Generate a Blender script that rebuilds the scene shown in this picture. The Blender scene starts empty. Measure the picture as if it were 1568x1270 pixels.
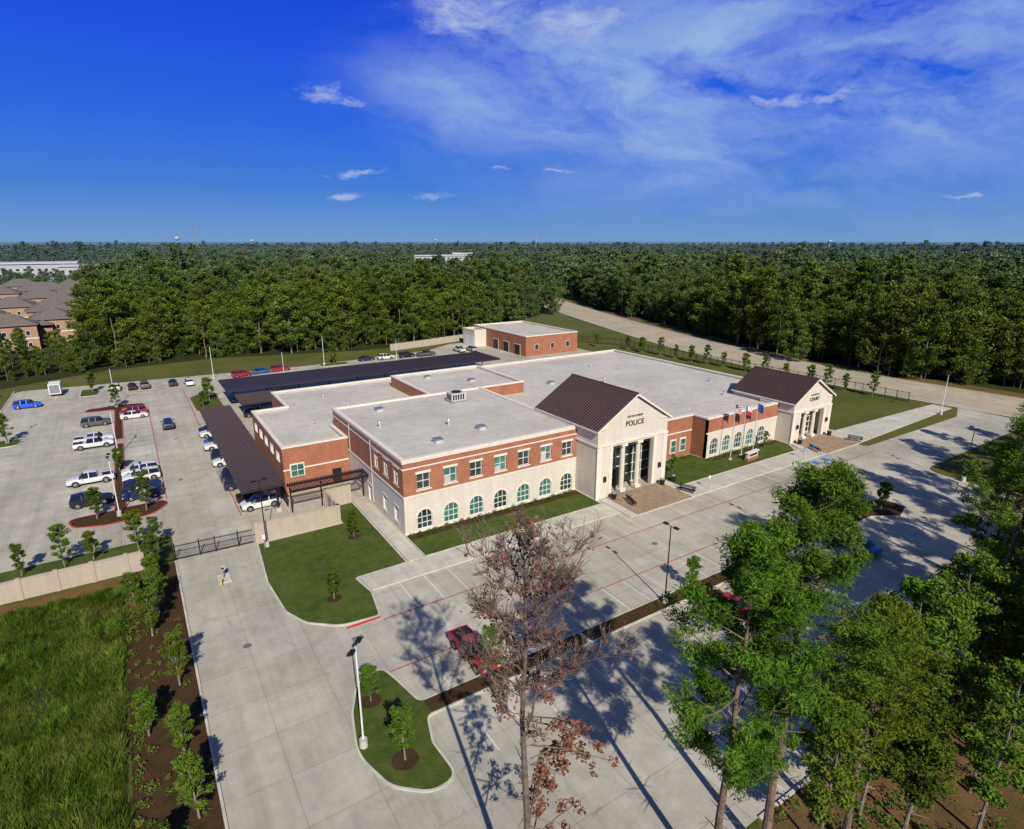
import bpy, math, random
import numpy as np
from mathutils import Vector, Matrix
from mathutils import noise as mn
random.seed(5); rng=np.random.default_rng(5)
sc=bpy.context.scene
sc.view_settings.view_transform='Standard'
try: sc.view_settings.look='None'
except: pass
sc.view_settings.exposure=0
COL=sc.collection
# ---------------------------------------------------------------- materials
MATS={}
def newmat(name):
    m=bpy.data.materials.new(name); m.use_nodes=True; MATS[name]=m
    nt=m.node_tree; b=nt.nodes['Principled BSDF']
    return m,nt,b
def N(nt,t,ins=None,**kw):
    n=nt.nodes.new(t)
    for k,v in kw.items(): setattr(n,k,v)
    if ins:
        for k,v in ins.items():
            s=n.inputs[k]
            if isinstance(v,bpy.types.NodeSocket): nt.links.new(v,s)
            else: s.default_value=v
    return n
def c4(c): return (c[0],c[1],c[2],1)
def mixc(nt,f,a,b,mode='MIX'):
    n=nt.nodes.new('ShaderNodeMix'); n.data_type='RGBA'; n.blend_type=mode
    for i,v in ((0,f),(6,a),(7,b)):
        if isinstance(v,bpy.types.NodeSocket): nt.links.new(v,n.inputs[i])
        elif i==0: n.inputs[0].default_value=v
        else: n.inputs[i].default_value=c4(v)
    return n.outputs[2]
def mr(nt,v,a,b,c=0,d=1):
    n=N(nt,'ShaderNodeMapRange',{0:v,1:a,2:b,3:c,4:d}); return n.outputs[0]
def mth(nt,op,a,b=None):
    n=nt.nodes.new('ShaderNodeMath'); n.operation=op
    for i,v in enumerate((a,b)):
        if v is None: continue
        if isinstance(v,bpy.types.NodeSocket): nt.links.new(v,n.inputs[i])
        else: n.inputs[i].default_value=v
    return n.outputs[0]
def pos(nt): return N(nt,'ShaderNodeNewGeometry').outputs['Position']
def vmul(nt,v,s): return N(nt,'ShaderNodeVectorMath',{0:v,1:s},operation='MULTIPLY').outputs[0]
def vsc(nt,v,s): return N(nt,'ShaderNodeVectorMath',{0:v,'Scale':s},operation='SCALE').outputs[0]
def noise(nt,vec,scale,detail=4,rough=.55,dist=0):
    return N(nt,'ShaderNodeTexNoise',{'Vector':vec,'Scale':scale,'Detail':detail,'Roughness':rough,'Distortion':dist}).outputs[0]
def haze_tint(nt,col,d0=230,d1=3400,mx=.92,hc=(.13,.215,.33)):  # aerial haze painted into the base colour, bluer with distance from origin
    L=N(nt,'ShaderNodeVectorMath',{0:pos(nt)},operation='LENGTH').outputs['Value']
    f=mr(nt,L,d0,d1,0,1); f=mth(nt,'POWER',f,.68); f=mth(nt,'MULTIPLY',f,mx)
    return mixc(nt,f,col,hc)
def simple(name,col,rough=.7,metal=0,var=.12,scale=1.5,bump=0,bscale=30):
    m,nt,b=newmat(name)
    p=pos(nt); n1=noise(nt,p,scale,3)
    f=mr(nt,n1,.3,.7,1-var,1+var)
    nt.links.new(vsc(nt,col,f),b.inputs['Base Color'])
    b.inputs['Roughness'].default_value=rough; b.inputs['Metallic'].default_value=metal
    if bump:
        bn=N(nt,'ShaderNodeBump',{'Height':noise(nt,p,bscale,3),'Strength':bump,'Distance':.05})
        nt.links.new(bn.outputs[0],b.inputs['Normal'])
    return m
def concrete(name,ca,cb,slab=4.6,stain=.25,joint=.02,mo=(.25,.225,.17)):
    m,nt,b=newmat(name); p=pos(nt)
    br=N(nt,'ShaderNodeTexBrick',{'Vector':p,'Color1':c4(ca),'Color2':c4(cb),'Mortar':c4(mo),'Scale':1.0,'Mortar Size':joint,'Mortar Smooth':.4,'Bias':0,'Brick Width':slab,'Row Height':slab*.93},offset=0,squash=1)
    n1=noise(nt,p,.07,4,.6); n2=noise(nt,p,.45,7,.74); n3=noise(nt,p,7,4,.7)
    f=mr(nt,n1,.3,.7,1-stain,1+stain*.5); g=mr(nt,n2,.35,.70,1.1,.8); h=mr(nt,n3,.3,.8,1.05,.9)
    k=mth(nt,'MULTIPLY',mth(nt,'MULTIPLY',f,g),h)
    n4=noise(nt,p,.5,4,.65,1.2); o=mr(nt,n4,.60,.76,1,.7); k=mth(nt,'MULTIPLY',k,o)
    wv=noise(nt,vmul(nt,p,(1,.05,1)),.9,4,.65)
    k=mth(nt,'MULTIPLY',k,mr(nt,wv,.4,.7,1.04,.86))
    c=vsc(nt,br.outputs[0],k)
    c=mixc(nt,mr(nt,noise(nt,p,.2,5,.65),.5,.75,0,.4),c,(.32,.26,.17))
    nt.links.new(c,b.inputs['Base Color']); b.inputs['Roughness'].default_value=.85
    return m
concrete('concrete',(.445,.415,.335),(.50,.465,.38))
concrete('sidewalk',(.54,.51,.43),(.58,.55,.47),slab=1.6,stain=.1,joint=.015,mo=(.33,.3,.24))
concrete('road_concrete',(.44,.38,.28),(.48,.42,.32),slab=6,stain=.15)
simple('kerb',(.52,.49,.42),.8,var=.2,scale=.8); simple('kerb_red',(.5,.04,.04),.7)
simple('paint_red',(.40,.07,.08),.7,var=.35,scale=4); simple('paint_white',(.66,.64,.59),.7,var=.25,scale=5); simple('paint_yellow',(.6,.4,.05),.7); simple('paint_blue',(.04,.2,.55),.7); simple('cast_iron',(.17,.15,.12),.8)
def grassmat(name,a,b_,c3,sc1=.12,haz=False,k3=.6):
    m,nt,b=newmat(name); p=pos(nt)
    n1=noise(nt,p,sc1,5,.6); n2=noise(nt,p,1.0,8,.78); n3=noise(nt,p,14,3,.8)
    c=mixc(nt,mr(nt,n1,.35,.65),a,b_)
    c=mixc(nt,mr(nt,n2,.46,.70,0,k3),c,c3)
    c=vsc(nt,c,mr(nt,n3,.25,.75,.6,1.35))
    if haz: c=haze_tint(nt,c)
    nt.links.new(c,b.inputs['Base Color']); b.inputs['Roughness'].default_value=.95
    b.inputs['Specular IOR Level'].default_value=.1
    bn=N(nt,'ShaderNodeBump',{'Height':noise(nt,p,9,4,.8),'Strength':.7,'Distance':.15})
    nt.links.new(bn.outputs[0],b.inputs['Normal'])
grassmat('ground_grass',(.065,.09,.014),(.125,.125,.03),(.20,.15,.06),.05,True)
grassmat('lawn',(.048,.09,.012),(.085,.12,.02),(.15,.13,.045),.25,k3=.75)
grassmat('field_soil',(.03,.055,.01),(.05,.075,.015),(.10,.08,.035),.3)
grassmat('dirt',(.24,.125,.055),(.12,.085,.035),(.055,.075,.02),.22)
grassmat('mulch',(.055,.03,.016),(.09,.045,.022),(.06,.07,.02),.8)
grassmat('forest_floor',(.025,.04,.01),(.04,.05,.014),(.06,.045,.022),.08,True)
def brickmat(name,a,b_,mortar):
    m,nt,b=newmat(name)
    p=pos(nt); s=N(nt,'ShaderNodeSeparateXYZ',{0:p}); u=mth(nt,'ADD',s.outputs[0],s.outputs[1])
    v=N(nt,'ShaderNodeCombineXYZ',{0:u,1:s.outputs[2]}).outputs[0]
    br=N(nt,'ShaderNodeTexBrick',{'Vector':v,'Color1':c4(a),'Color2':c4(b_),'Mortar':c4(mortar),'Scale':1,'Mortar Size':.012,'Mortar Smooth':.2,'Bias':0,'Brick Width':.30,'Row Height':.1})
    n1=noise(nt,p,.5,4); n2=noise(nt,vmul(nt,p,(1.2,1.2,.25)),1,4,.7)
    k=mth(nt,'MULTIPLY',mr(nt,n1,.3,.7,.85,1.12),mr(nt,n2,.35,.75,1.05,.85))
    nt.links.new(vsc(nt,br.outputs[0],k),b.inputs['Base Color']); b.inputs['Roughness'].default_value=.88
brickmat('brick',(.42,.13,.055),(.32,.09,.038),(.33,.22,.15))
def blockmat(name,col):
    m,nt,b=newmat(name)
    p=pos(nt); s=N(nt,'ShaderNodeSeparateXYZ',{0:p}); u=mth(nt,'ADD',s.outputs[0],s.outputs[1])
    v=N(nt,'ShaderNodeCombineXYZ',{0:u,1:s.outputs[2]}).outputs[0]
    d=tuple(x*.95 for x in col); mo=tuple(x*.8 for x in col)
    br=N(nt,'ShaderNodeTexBrick',{'Vector':v,'Color1':c4(col),'Color2':c4(d),'Mortar':c4(mo),'Scale':1,'Mortar Size':.012,'Mortar Smooth':.2,'Bias':0,'Brick Width':.8,'Row Height':.4})
    n2=noise(nt,vmul(nt,p,(1.5,1.5,.2)),1,4,.7)
    nt.links.new(vsc(nt,br.outputs[0],mr(nt,n2,.3,.8,1.05,.85)),b.inputs['Base Color']); b.inputs['Roughness'].default_value=.85
blockmat('cast_stone',(.67,.61,.51)); blockmat('screen_block',(.47,.40,.31))
simple('trim',(.72,.66,.56),.75,var=.08)
m,nt,b=newmat('membrane'); p=pos(nt)
br=N(nt,'ShaderNodeTexBrick',{'Vector':p,'Color1':(.54,.50,.43,1),'Color2':(.57,.53,.46,1),'Mortar':(.46,.42,.35,1),'Scale':1,'Mortar Size':.05,'Mortar Smooth':.5,'Bias':0,'Brick Width':9,'Row Height':2.2})
k=mth(nt,'MULTIPLY',mr(nt,noise(nt,p,.12,5,.65),.3,.7,1.08,.84),mr(nt,noise(nt,p,.8,6,.72),.42,.75,1.03,.8))
nt.links.new(vsc(nt,br.outputs[0],k),b.inputs['Base Color']); b.inputs['Roughness'].default_value=.8
simple('roof_metal',(.06,.032,.03),.45,.3,.15); simple('roof_seam',(.095,.055,.052),.45,.3,.1)
simple('carport_metal',(.05,.035,.04),.5,.3,.25,.4); simple('carport_rib',(.10,.072,.078),.5,.3,.1)
simple('dark_iron',(.02,.02,.022),.5,.4); simple('steel',(.35,.36,.37),.4,.6); simple('pale_metal',(.55,.55,.53),.5,.2)
simple('white_paint',(.75,.74,.72),.5); simple('far_white',(.42,.44,.47),.8); simple('dark_text',(.03,.03,.035),.5); simple('shingle',(.14,.12,.11),.9,var=.3,scale=3)
simple('bark',(.17,.115,.08),.95,var=.5,scale=3,bump=.6,bscale=8); simple('bark_grey',(.22,.18,.14),.95,var=.35,scale=3); simple('bark_dead',(.145,.11,.085),.95,var=.4,scale=3)
simple('tan_brick',(.40,.25,.15),.9)
m,nt,b=newmat('paver'); p=pos(nt)
br=N(nt,'ShaderNodeTexBrick',{'Vector':N(nt,'ShaderNodeVectorRotate',{0:p,'Angle':.785},rotation_type='Z_AXIS').outputs[0],'Color1':(.28,.19,.12,1),'Color2':(.34,.24,.155,1),'Mortar':(.42,.33,.22,1),'Scale':1,'Mortar Size':.02,'Bias':0,'Brick Width':1.2,'Row Height':1.2},offset=0)
nt.links.new(vsc(nt,br.outputs[0],mr(nt,noise(nt,p,1.5,4,.7),.3,.7,1.1,.85)),b.inputs['Base Color']); b.inputs['Roughness'].default_value=.85
def glassmat(name,a,b_,rough=.06):
    m,nt,b=newmat(name); p=pos(nt)
    nt.links.new(mixc(nt,mr(nt,noise(nt,p,.7,3),.35,.65),a,b_),b.inputs['Base Color']); b.inputs['Roughness'].default_value=rough; b.inputs['Specular IOR Level'].default_value=.8
glassmat('glass_teal',(.03,.11,.09),(.06,.20,.15)); glassmat('glass_dark',(.012,.025,.025),(.03,.06,.05)); glassmat('car_glass',(.01,.012,.015),(.02,.025,.03))
simple('tyre',(.02,.02,.02),.8); simple('hub',(.4,.4,.42),.3,.8)
simple('headlight',(.7,.7,.7),.2); simple('taillight',(.4,.02,.02),.3)
def paint(name,c):
    m,nt,b=newmat(name); b.inputs['Roughness'].default_value=.32; b.inputs['Coat Weight'].default_value=.6; b.inputs['Metallic'].default_value=.1
    nt.links.new(vsc(nt,c,mr(nt,noise(nt,pos(nt),1.5,3),.3,.7,.9,1.08)),b.inputs['Base Color'])
for n,c in dict(white=(.75,.75,.72),black=(.015,.015,.018),red=(.40,.012,.03),blue=(.03,.12,.4),navy=(.015,.025,.07),silver=(.35,.36,.36),grey=(.10,.105,.11),sky=(.02,.12,.75)).items(): paint('car_'+n,c)
def leafmat(name,dark,light,haz=False,trans=.25,wpos=False):
    m=bpy.data.materials.new(name); m.use_nodes=True; MATS[name]=m; nt=m.node_tree; nt.nodes.clear()
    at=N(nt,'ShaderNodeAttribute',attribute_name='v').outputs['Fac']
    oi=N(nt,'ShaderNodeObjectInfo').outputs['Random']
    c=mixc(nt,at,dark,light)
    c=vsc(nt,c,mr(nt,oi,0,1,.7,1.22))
    if wpos:
        p=pos(nt); c=mixc(nt,mr(nt,noise(nt,p,.22,4,.65),.45,.68,0,.6),c,(.155,.16,.04)); c=vsc(nt,c,mr(nt,noise(nt,p,.45,3,.6,1.0),.35,.65,.45,1.25))
    hs=N(nt,'ShaderNodeHueSaturation',{'Hue':mr(nt,mth(nt,'FRACT',mth(nt,'MULTIPLY',oi,7.3)),0,1,.468,.512),'Saturation':1.0,'Value':1,'Color':c}).outputs[0]
    if haz: hs=haze_tint(nt,hs)
    d=N(nt,'ShaderNodeBsdfDiffuse',{0:hs}); out=d.outputs[0]
    if trans:
        t=N(nt,'ShaderNodeBsdfTranslucent',{0:hs}); out=N(nt,'ShaderNodeMixShader',{0:trans,1:d.outputs[0],2:t.outputs[0]}).outputs[0]
    o=N(nt,'ShaderNodeOutputMaterial'); nt.links.new(out,o.inputs[0])
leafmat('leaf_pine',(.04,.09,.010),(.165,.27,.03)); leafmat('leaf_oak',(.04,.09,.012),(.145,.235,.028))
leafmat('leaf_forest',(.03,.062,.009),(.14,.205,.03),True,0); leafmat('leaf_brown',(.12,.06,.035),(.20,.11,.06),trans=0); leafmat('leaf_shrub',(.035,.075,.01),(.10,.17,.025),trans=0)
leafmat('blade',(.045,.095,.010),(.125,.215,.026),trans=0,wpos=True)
# ---------------------------------------------------------------- mesh builder
class MB:
    def __init__(s): s.v=[];s.f=[];s.m=[];s.a=[]
    def add(s,vs,fs,mat,val=.5):
        o=len(s.v); s.v.extend(vs)
        for f in fs: s.f.append(tuple(i+o for i in f)); s.m.append(mat); s.a.append(val)
    def box(s,x0,y0,z0,x1,y1,z1,mat,T=None):
        vs=[(x,y,z) for z in(z0,z1) for y in(y0,y1) for x in(x0,x1)]
        if T: vs=[T(*v) for v in vs]
        s.add(vs,[(0,2,3,1),(4,5,7,6),(0,1,5,4),(2,6,7,3),(0,4,6,2),(1,3,7,5)],mat)
    def sheet(s,pts,z,mat): s.add([(p[0],p[1],z) for p in pts],[tuple(range(len(pts)))],mat)
    def prism(s,pts,z0,z1,ms,mt):
        n=len(pts); s.add([(p[0],p[1],z0) for p in pts]+[(p[0],p[1],z1) for p in pts],[(i,(i+1)%n,n+(i+1)%n,n+i) for i in range(n)],ms)
        s.sheet(pts,z1,mt)
    def ring(s,pa,pb,z0,z1,mat):
        n=len(pa); vs=[(p[0],p[1],z) for z in(z0,z1) for q in(pa,pb) for p in q]
        fs=[]
        for i in range(n):
            j=(i+1)%n
            fs+=[(i,j,2*n+j,2*n+i),(n+j,n+i,3*n+i,3*n+j),(2*n+i,2*n+j,3*n+j,3*n+i)]
        s.add(vs,fs,mat)
    def tube(s,path,rad,mat,n=6,val=.5):
        path=[Vector(p) for p in path]; vs=[]
        for i,p in enumerate(path):
            d=(path[min(i+1,len(path)-1)]-path[max(i-1,0)]); d=d.normalized() if d.length>1e-6 else Vector((0,0,1))
            a=d.cross(Vector((1,0,0)) if abs(d.x)<.8 else Vector((0,1,0))).normalized(); b=d.cross(a)
            for k in range(n):
                t=2*math.pi*k/n; q=p+(a*math.cos(t)+b*math.sin(t))*rad[i]; vs.append(tuple(q))
        fs=[(i*n+k,i*n+(k+1)%n,(i+1)*n+(k+1)%n,(i+1)*n+k) for i in range(len(path)-1) for k in range(n)]
        fs.append(tuple(reversed(range(n)))); fs.append(tuple((len(path)-1)*n+k for k in range(n)))
        s.add(vs,fs,mat,val)
    def build(s,name,parent=None,smooth=False,link=True):
        me=bpy.data.meshes.new(name); me.from_pydata(s.v,[],s.f)
        slots={}
        for q in s.m:
            if q not in slots: slots[q]=len(slots); me.materials.append(MATS[q])
        me.polygons.foreach_set('material_index',[slots[q] for q in s.m])
        at=me.attributes.new('v','FLOAT','FACE'); at.data.foreach_set('value',s.a)
        if smooth:
            me.polygons.foreach_set('use_smooth',[True]*len(s.f)); me.set_sharp_from_angle(angle=math.radians(38))
        me.update(); return place(me,name,parent=parent,link=link)
def place(me,name,loc=(0,0,0),rz=0,scale=1,parent=None,link=True):
    o=bpy.data.objects.new(name,me); o.location=loc; o.rotation_euler=(0,0,rz)
    o.scale=(scale,)*3 if not hasattr(scale,'__len__') else scale
    if parent: o.parent=parent
    if link: COL.objects.link(o)
    return o
def put(mb,name,x,y,z,rz,s=1,smooth=False):
    o=mb.build(name,smooth=smooth); o.location=(x,y,z); o.rotation_euler=(0,0,rz); o.scale=(s,)*3; return o
def empty(name,loc=(0,0,0)):
    e=bpy.data.objects.new(name,None); e.location=loc; COL.objects.link(e); return e
def area(p): return sum(p[i][0]*p[(i+1)%len(p)][1]-p[(i+1)%len(p)][0]*p[i][1] for i in range(len(p)))/2
def offset(p,d):
    if area(p)<0: p=p[::-1]
    n=len(p); out=[]
    for i in range(n):
        a,b,c=Vector(p[i-1][:2]),Vector(p[i][:2]),Vector(p[(i+1)%n][:2])
        e1=(b-a).normalized(); e2=(c-b).normalized(); n1=Vector((-e1.y,e1.x)); n2=Vector((-e2.y,e2.x))
        k=n1+n2; L=max(k.length_squared,.4); q=b+k*(2*d/L); out.append((q.x,q.y))
    return out
def fillet(p,r,seg=6):
    out=[];n=len(p)
    for i in range(n):
        b=Vector(p[i][:2]); rr=p[i][2] if len(p[i])>2 else r
        a=Vector(p[i-1][:2]); c=Vector(p[(i+1)%n][:2]); u=(a-b);w=(c-b); lu,lw=u.length,w.length; u.normalize();w.normalize()
        ang=u.angle(w) if lu and lw else math.pi
        t=min(rr/max(math.tan(ang/2),1e-3),lu*.48,lw*.48) if rr>0 else 0
        if t<.02 or ang>3.1: out.append((b.x,b.y)); continue
        P0=b+u*t;P2=b+w*t
        for k in range(seg+1):
            s=k/seg; q=P0*(1-s)**2+b*2*s*(1-s)+P2*s*s; out.append((q.x,q.y))
    return out
def panel(mb,outer,holes,th,mat,T):
    cu=bpy.data.curves.new('t','CURVE'); cu.dimensions='2D'; cu.fill_mode='BOTH'; cu.extrude=th/2
    for pl in [outer]+holes:
        sp=cu.splines.new('POLY'); sp.points.add(len(pl)-1); sp.use_cyclic_u=True
        for i,q in enumerate(pl): sp.points[i].co=(q[0],q[1],0,1)
    ob=bpy.data.objects.new('t',cu); COL.objects.link(ob)
    dg=bpy.context.evaluated_depsgraph_get(); me=ob.evaluated_get(dg).to_mesh()
    vs=[T(v.co.x,v.co.z+th/2,v.co.y) for v in me.vertices]; fs=[tuple(f.vertices) for f in me.polygons]
    mb.add(vs,fs,mat); ob.evaluated_get(dg).to_mesh_clear(); bpy.data.objects.remove(ob); bpy.data.curves.remove(cu)
def TY(Y): return lambda u,n,z:(u,Y+n,z)
def TX(X): return lambda u,n,z:(X+n,u,z)
def rect(u0,u1,z0,z1): return [(u0,z0),(u1,z0),(u1,z1),(u0,z1)]
def arch(c,w,z0,zt,n=10):
    r=w/2; zs=zt-r; return [(c-r,z0),(c+r,z0)]+[(c+r*math.cos(math.pi*k/n),zs+r*math.sin(math.pi*k/n)) for k in range(n+1)]
def glaze(mb,T,hole,u0,u1,z0,z1,nx,nz,dep=.22,glass='glass_teal',frame='white_paint',fw=.06,archr=0):
    mb.add([T(a,dep,b) for a,b in hole],[tuple(range(len(hole)))],glass)
    def bar(a,b,c,d): mb.box(a,dep-.09,b,c,dep-.005,d,frame,T)
    zt=z1-archr
    bar(u0,z0,u0+fw,zt);bar(u1-fw,z0,u1,zt);bar(u0+fw,z0,u1-fw,z0+fw)
    if not archr: bar(u0+fw,z1-fw,u1-fw,z1)
    for i in range(1,nx):
        u=u0+(u1-u0)*i/nx; bar(u-fw/2,z0+fw,u+fw/2,(z1-fw) if not archr else z1-.05)
    for i in range(1,nz):
        z=z0+(zt-z0)*i/nz; 
        for j in range(nx):
            a=u0+(u1-u0)*j/nx+fw/2; c=u0+(u1-u0)*(j+1)/nx-fw/2; bar(a,z-fw/2,c,z+fw/2)
    if archr:
        c=(u0+u1)/2
        for j in range(nx):
            a=u0+(u1-u0)*j/nx+fw/2; d=u0+(u1-u0)*(j+1)/nx-fw/2; bar(a,zt-fw/2,d,zt+fw/2)
        ns=10
        for k in range(ns):
            t0,t1=math.pi*k/ns,math.pi*(k+1)/ns
            q=[(c+rr*math.cos(t),zt+rr*math.sin(t)) for t,rr in((t0,archr),(t1,archr),(t1,archr-fw),(t0,archr-fw))]
            mb.add([T(a,dep-.09,b) for a,b in q],[(0,1,2,3)],frame)
# ================================================================ GROUND
g=MB(); R0=14000; ng=64
g.sheet([(R0*math.cos(2*math.pi*k/ng),R0*math.sin(2*math.pi*k/ng)) for k in range(ng)],0,'ground_grass'); g.build('ground')
fp=MB()
fp.sheet([(-400,150),(-28,183),(-7.5,195),(20,199),(62,188),(85,187),(103,192),(172,240),(200,300),(240,360),(1500,2600),(-900,2600)],.004,'forest_floor')
fp.sheet([(176,-40),(172,70),(168,103),(187,158),(212,248),(260,340),(1500,2500),(2600,900),(2600,-40)],.004,'forest_floor')
fp.build('forest_floor_ground')
d=MB()
d.sheet([(28,15.7),(24,12),(14,11),(9.3,6),(9.3,-40),(200,-60),(150,25),(101,25),(100,21),(79,15.7)],.006,'dirt')
d.sheet([(-16,68.8),(-3.8,68.8),(-3.2,60),(-6,66.0),(-16,66.3)],.012,'dirt')
d.build('dirt_ground')
d=MB(); d.sheet([(-80,-40),(-4.6,-40),(-4.7,30),(-4.4,45),(-4.8,66.8),(-12,66.6),(-80,67)],.006,'field_soil'); d.build('field_ground')
d=MB(); d.sheet([(-4.5,-40),(.3,-40),(.3,69.5),(-3.8,69.5),(-4.7,60),(-4.3,45)],.009,'mulch'); d.sheet([(-25,70.6),(-.2,70.6),(-.2,76.9),(-25,76.9)],.009,'lawn'); d.build('planting_strip_ground')
pv=MB()
pav=fillet([(.5,-40,0),(9,-40,0),(9,8,0),(13,15.7,3),(79,15.7,2),(100,21,5),(100.5,38.5,3),(138,39,6),(146,36,0),(146,52,0),(138,49,6),(104,49,1),(104,117,0),(100,120,0),(124,140,3),(124,150,0),(124,184,0),(92,184,3),(80,176,8),(40,172,3),(-6,176,3),(-25,178,3),(-25,77,0),(.5,77,0)],0)
pv.sheet(pav,.012,'concrete'); pv.build('parking_lot_pavement')
mk=MB(); zm=.018
def ln(x0,y0,x1,y1,mat): mk.box(min(x0,x1),min(y0,y1),zm-.004,max(x0,x1),max(y0,y1),zm,mat)
ln(15.9,47.15,103,47.27,'paint_red'); ln(13.8,40.1,92,40.22,'paint_red'); ln(.7,89,.83,146,'paint_red'); ln(8.45,78,8.58,160,'paint_red')
ln(-25,162,8.4,162.14,'paint_red')
x=19.5
while x<101:
    if not(50.5<x<62.5 or 93.5<x<104): ln(x,47.3,x+.1,52.2,'paint_white')
    x+=2.75
x=17.2
while x<75: ln(x,36,x+.1,40.05,'paint_white'); ln(x,28.6,x+.1,33.8,'paint_white'); x+=2.75
x=31
while x<77: ln(x,15.9,x+.1,21,'paint_white'); x+=2.75
y=91
while y<148:
    ln(-11,y,-5.4,y+.1,'paint_white'); ln(-3.6,y,.6,y+.1,'paint_white'); ln(-24.8,y,-19.5,y+.1,'paint_white'); ln(8.7,y,14.5,y+.1,'paint_white'); y+=2.75
x=-22
while x<8: ln(x,163,x+.1,170,'paint_white'); x+=2.75
for x0 in (88.5,91.2): ln(x0,48.5,x0+1.3,49.9,'paint_blue')
for k in range(7): ln(-3.5+k*.05,112+k*.7,.5,112.12+k*.7,'paint_white')
mk.build('parking_markings')
mk=MB()
for x,y in((4.5,50),(24,44),(48,44),(70,43.5),(3,96),(4,118),(22,25)): mk.tube([(x,y,.013),(x,y,.02)],[.36,.36],'cast_iron',18)
for x,y in((13,45.8),(30,40.6),(60,40.7)): mk.box(x-.5,y-.3,.013,x+.5,y+.3,.021,'cast_iron')
mk.build('drain_covers')
def kerbed(name,pts,mat,r=1,h=.13,km='kerb'):
    b=MB(); p=fillet(pts,r); 
    if area(p)<0: p=p[::-1]
    q=offset(p,.16); b.ring(p,q,.013,h,km); b.sheet(q,h-.012,mat)
    b.build(name)
kerbed('lawn',[(8.7,68.8,0),(8.0,59.5,2),(8.4,53.2,3),(9.6,50.4,3),(12.2,48.2,3),(15.9,47.8,.6),(16.6,52.0,.5),(16.1,55.4,.3),(21.9,55.5,0),(21.9,74.3,0),(18.7,74.3,0),(18.7,68.8,0)],'lawn')
kerbed('lawn',[(24.0,55.6,.1),(50,55.6,.1),(50,61.4,0),(24.0,61.4,0)],'lawn')
kerbed('lawn',[(63.3,54.2,.3),(91.5,54.2,.3),(93.8,57,.3),(93.8,59.9,0),(75.7,59.9,0),(75.3,62.8,0),(63.3,62.8,0)],'lawn')
kerbed('traffic_island',[(13.4,41.2,1),(10.9,40.2,2),(9.6,37.3,4),(8.7,33.4,5),(9.7,29.8,3),(11.9,27.9,2),(13.9,28.2,1.5),(13.7,31.6,2),(14.4,34.0,.6),(30,34.0,.3),(30,35.8,.3),(14.5,35.8,.6),(14.0,38.5,2)],'lawn',r=.8)
b=MB(); b.sheet(fillet([(14.7,34.25),(29.8,34.25),(29.8,35.6),(14.7,35.6)],.3),.126,'mulch'); 
for x,y,r_ in((11.4,31.3,.9),(11.3,37.8,.8)): b.sheet([(x+r_*math.cos(k*.4488)*(1+.08*(k%3)),y+r_*math.sin(k*.4488)) for k in range(14)],.126,'mulch')
for x,y,r_ in((13,52.9,.7),(18.8,64.4,.7)): b.sheet([(x+r_*math.cos(k*.4488)*(1+.08*(k%3)),y+r_*math.sin(k*.4488)) for k in range(14)],.128,'mulch')
b.sheet([(24.2,59.9),(49.9,59.9),(49.9,61.35),(24.2,61.35)],.124,'mulch'); b.sheet([(75.8,58.4),(93.7,58.4),(93.7,59.85),(75.8,59.85)],.124,'mulch')
b.build('mulch_bed')
kerbed('planted_median',[(30.05,34.0),(76.5,34.0),(80,32),(83.5,33),(83.5,36),(80,37.5),(76.5,35.8),(30.05,35.8)],'mulch',r=.4)
kerbed('planted_median',[(-5.3,88.6,.3),(-10.5,88.4,1.5),(-9.6,85.2,2),(-6,84.0,3),(-1,84.6,3),(1.0,87.6,1),(.3,88.9,.4),(-3.9,88.9,.3),(-3.9,120,.4),(-5.3,120,.4)],'mulch',km='paint_red')
kerbed('planted_median',[(-5.3,123),(-3.9,123),(-3.9,146.5),(.4,147),(0,149.5),(-4,150.5),(-10,149.5),(-10.6,147),(-5.3,146.5)],'mulch',r=.8,km='paint_red')
kerbed('traffic_island',[(9.2,136),(14.5,133),(14.5,152),(12,153),(9,149)],'lawn',r=1.5,km='paint_red')
kerbed('traffic_island',[(-25,128),(-19.5,128.5),(-18.8,131),(-20,133),(-25,133)],'lawn',r=1)
kerbed('traffic_island',[(-12,163.2),(-8.5,163.2),(-8,168),(-9,171),(-12,171)],'lawn',r=1)
kerbed('traffic_island',[(44,168.0),(52,168.0),(52,172),(44,172)],'lawn',r=1)
b=MB(); b.box(12.6,47.55,.02,15.8,47.72,.15,'kerb_red'); b.build('red_kerb')
b=MB(); b.box(.32,-40,.0,.5,69.6,.14,'kerb'); b.box(-25.2,77,.0,-25,178,.14,'kerb'); b.box(28,15.5,0,79,15.7,.14,'kerb'); b.box(9,-40,0,9.16,8,.14,'kerb'); b.build('kerb')
sw=MB()
def slab(p,mat='sidewalk',h=.15): sw.prism(p,.013,h,'kerb',mat)
slab([(16.75,52.3),(50.3,52.3),(50.3,55.45),(16.3,55.45)])
slab([(22.05,55.6),(23.85,55.6),(23.85,75),(22.05,75)],h=.152)
slab([(50.45,50.6),(51.6,50.6),(51.6,56.9),(50.45,56.9)],h=.151)
slab([(62.0,50.6),(93.0,50.6),(93.0,54.1),(63.2,54.1),(63.2,56.9),(62.0,56.9)])
slab([(93.2,50.6),(94.6,50.6),(94.6,56.9),(94.0,56.9),(93.2,55)],h=.151)
slab([(104.7,50.6),(139,52.2),(144,52.4),(144,56),(139,56.2),(106,57.0),(104.7,56.9)])
slab([(51.65,50.5),(61.95,50.5),(61.95,56.9),(51.65,56.9)],'paver'); slab([(94.65,50.5),(104.65,50.5),(104.65,56.9),(94.65,56.9)],'paver')
slab([(99,66),(106.5,66),(106.5,57.2),(108,57.2),(108,67),(99,67)])
sw.build('sidewalk')
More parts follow.
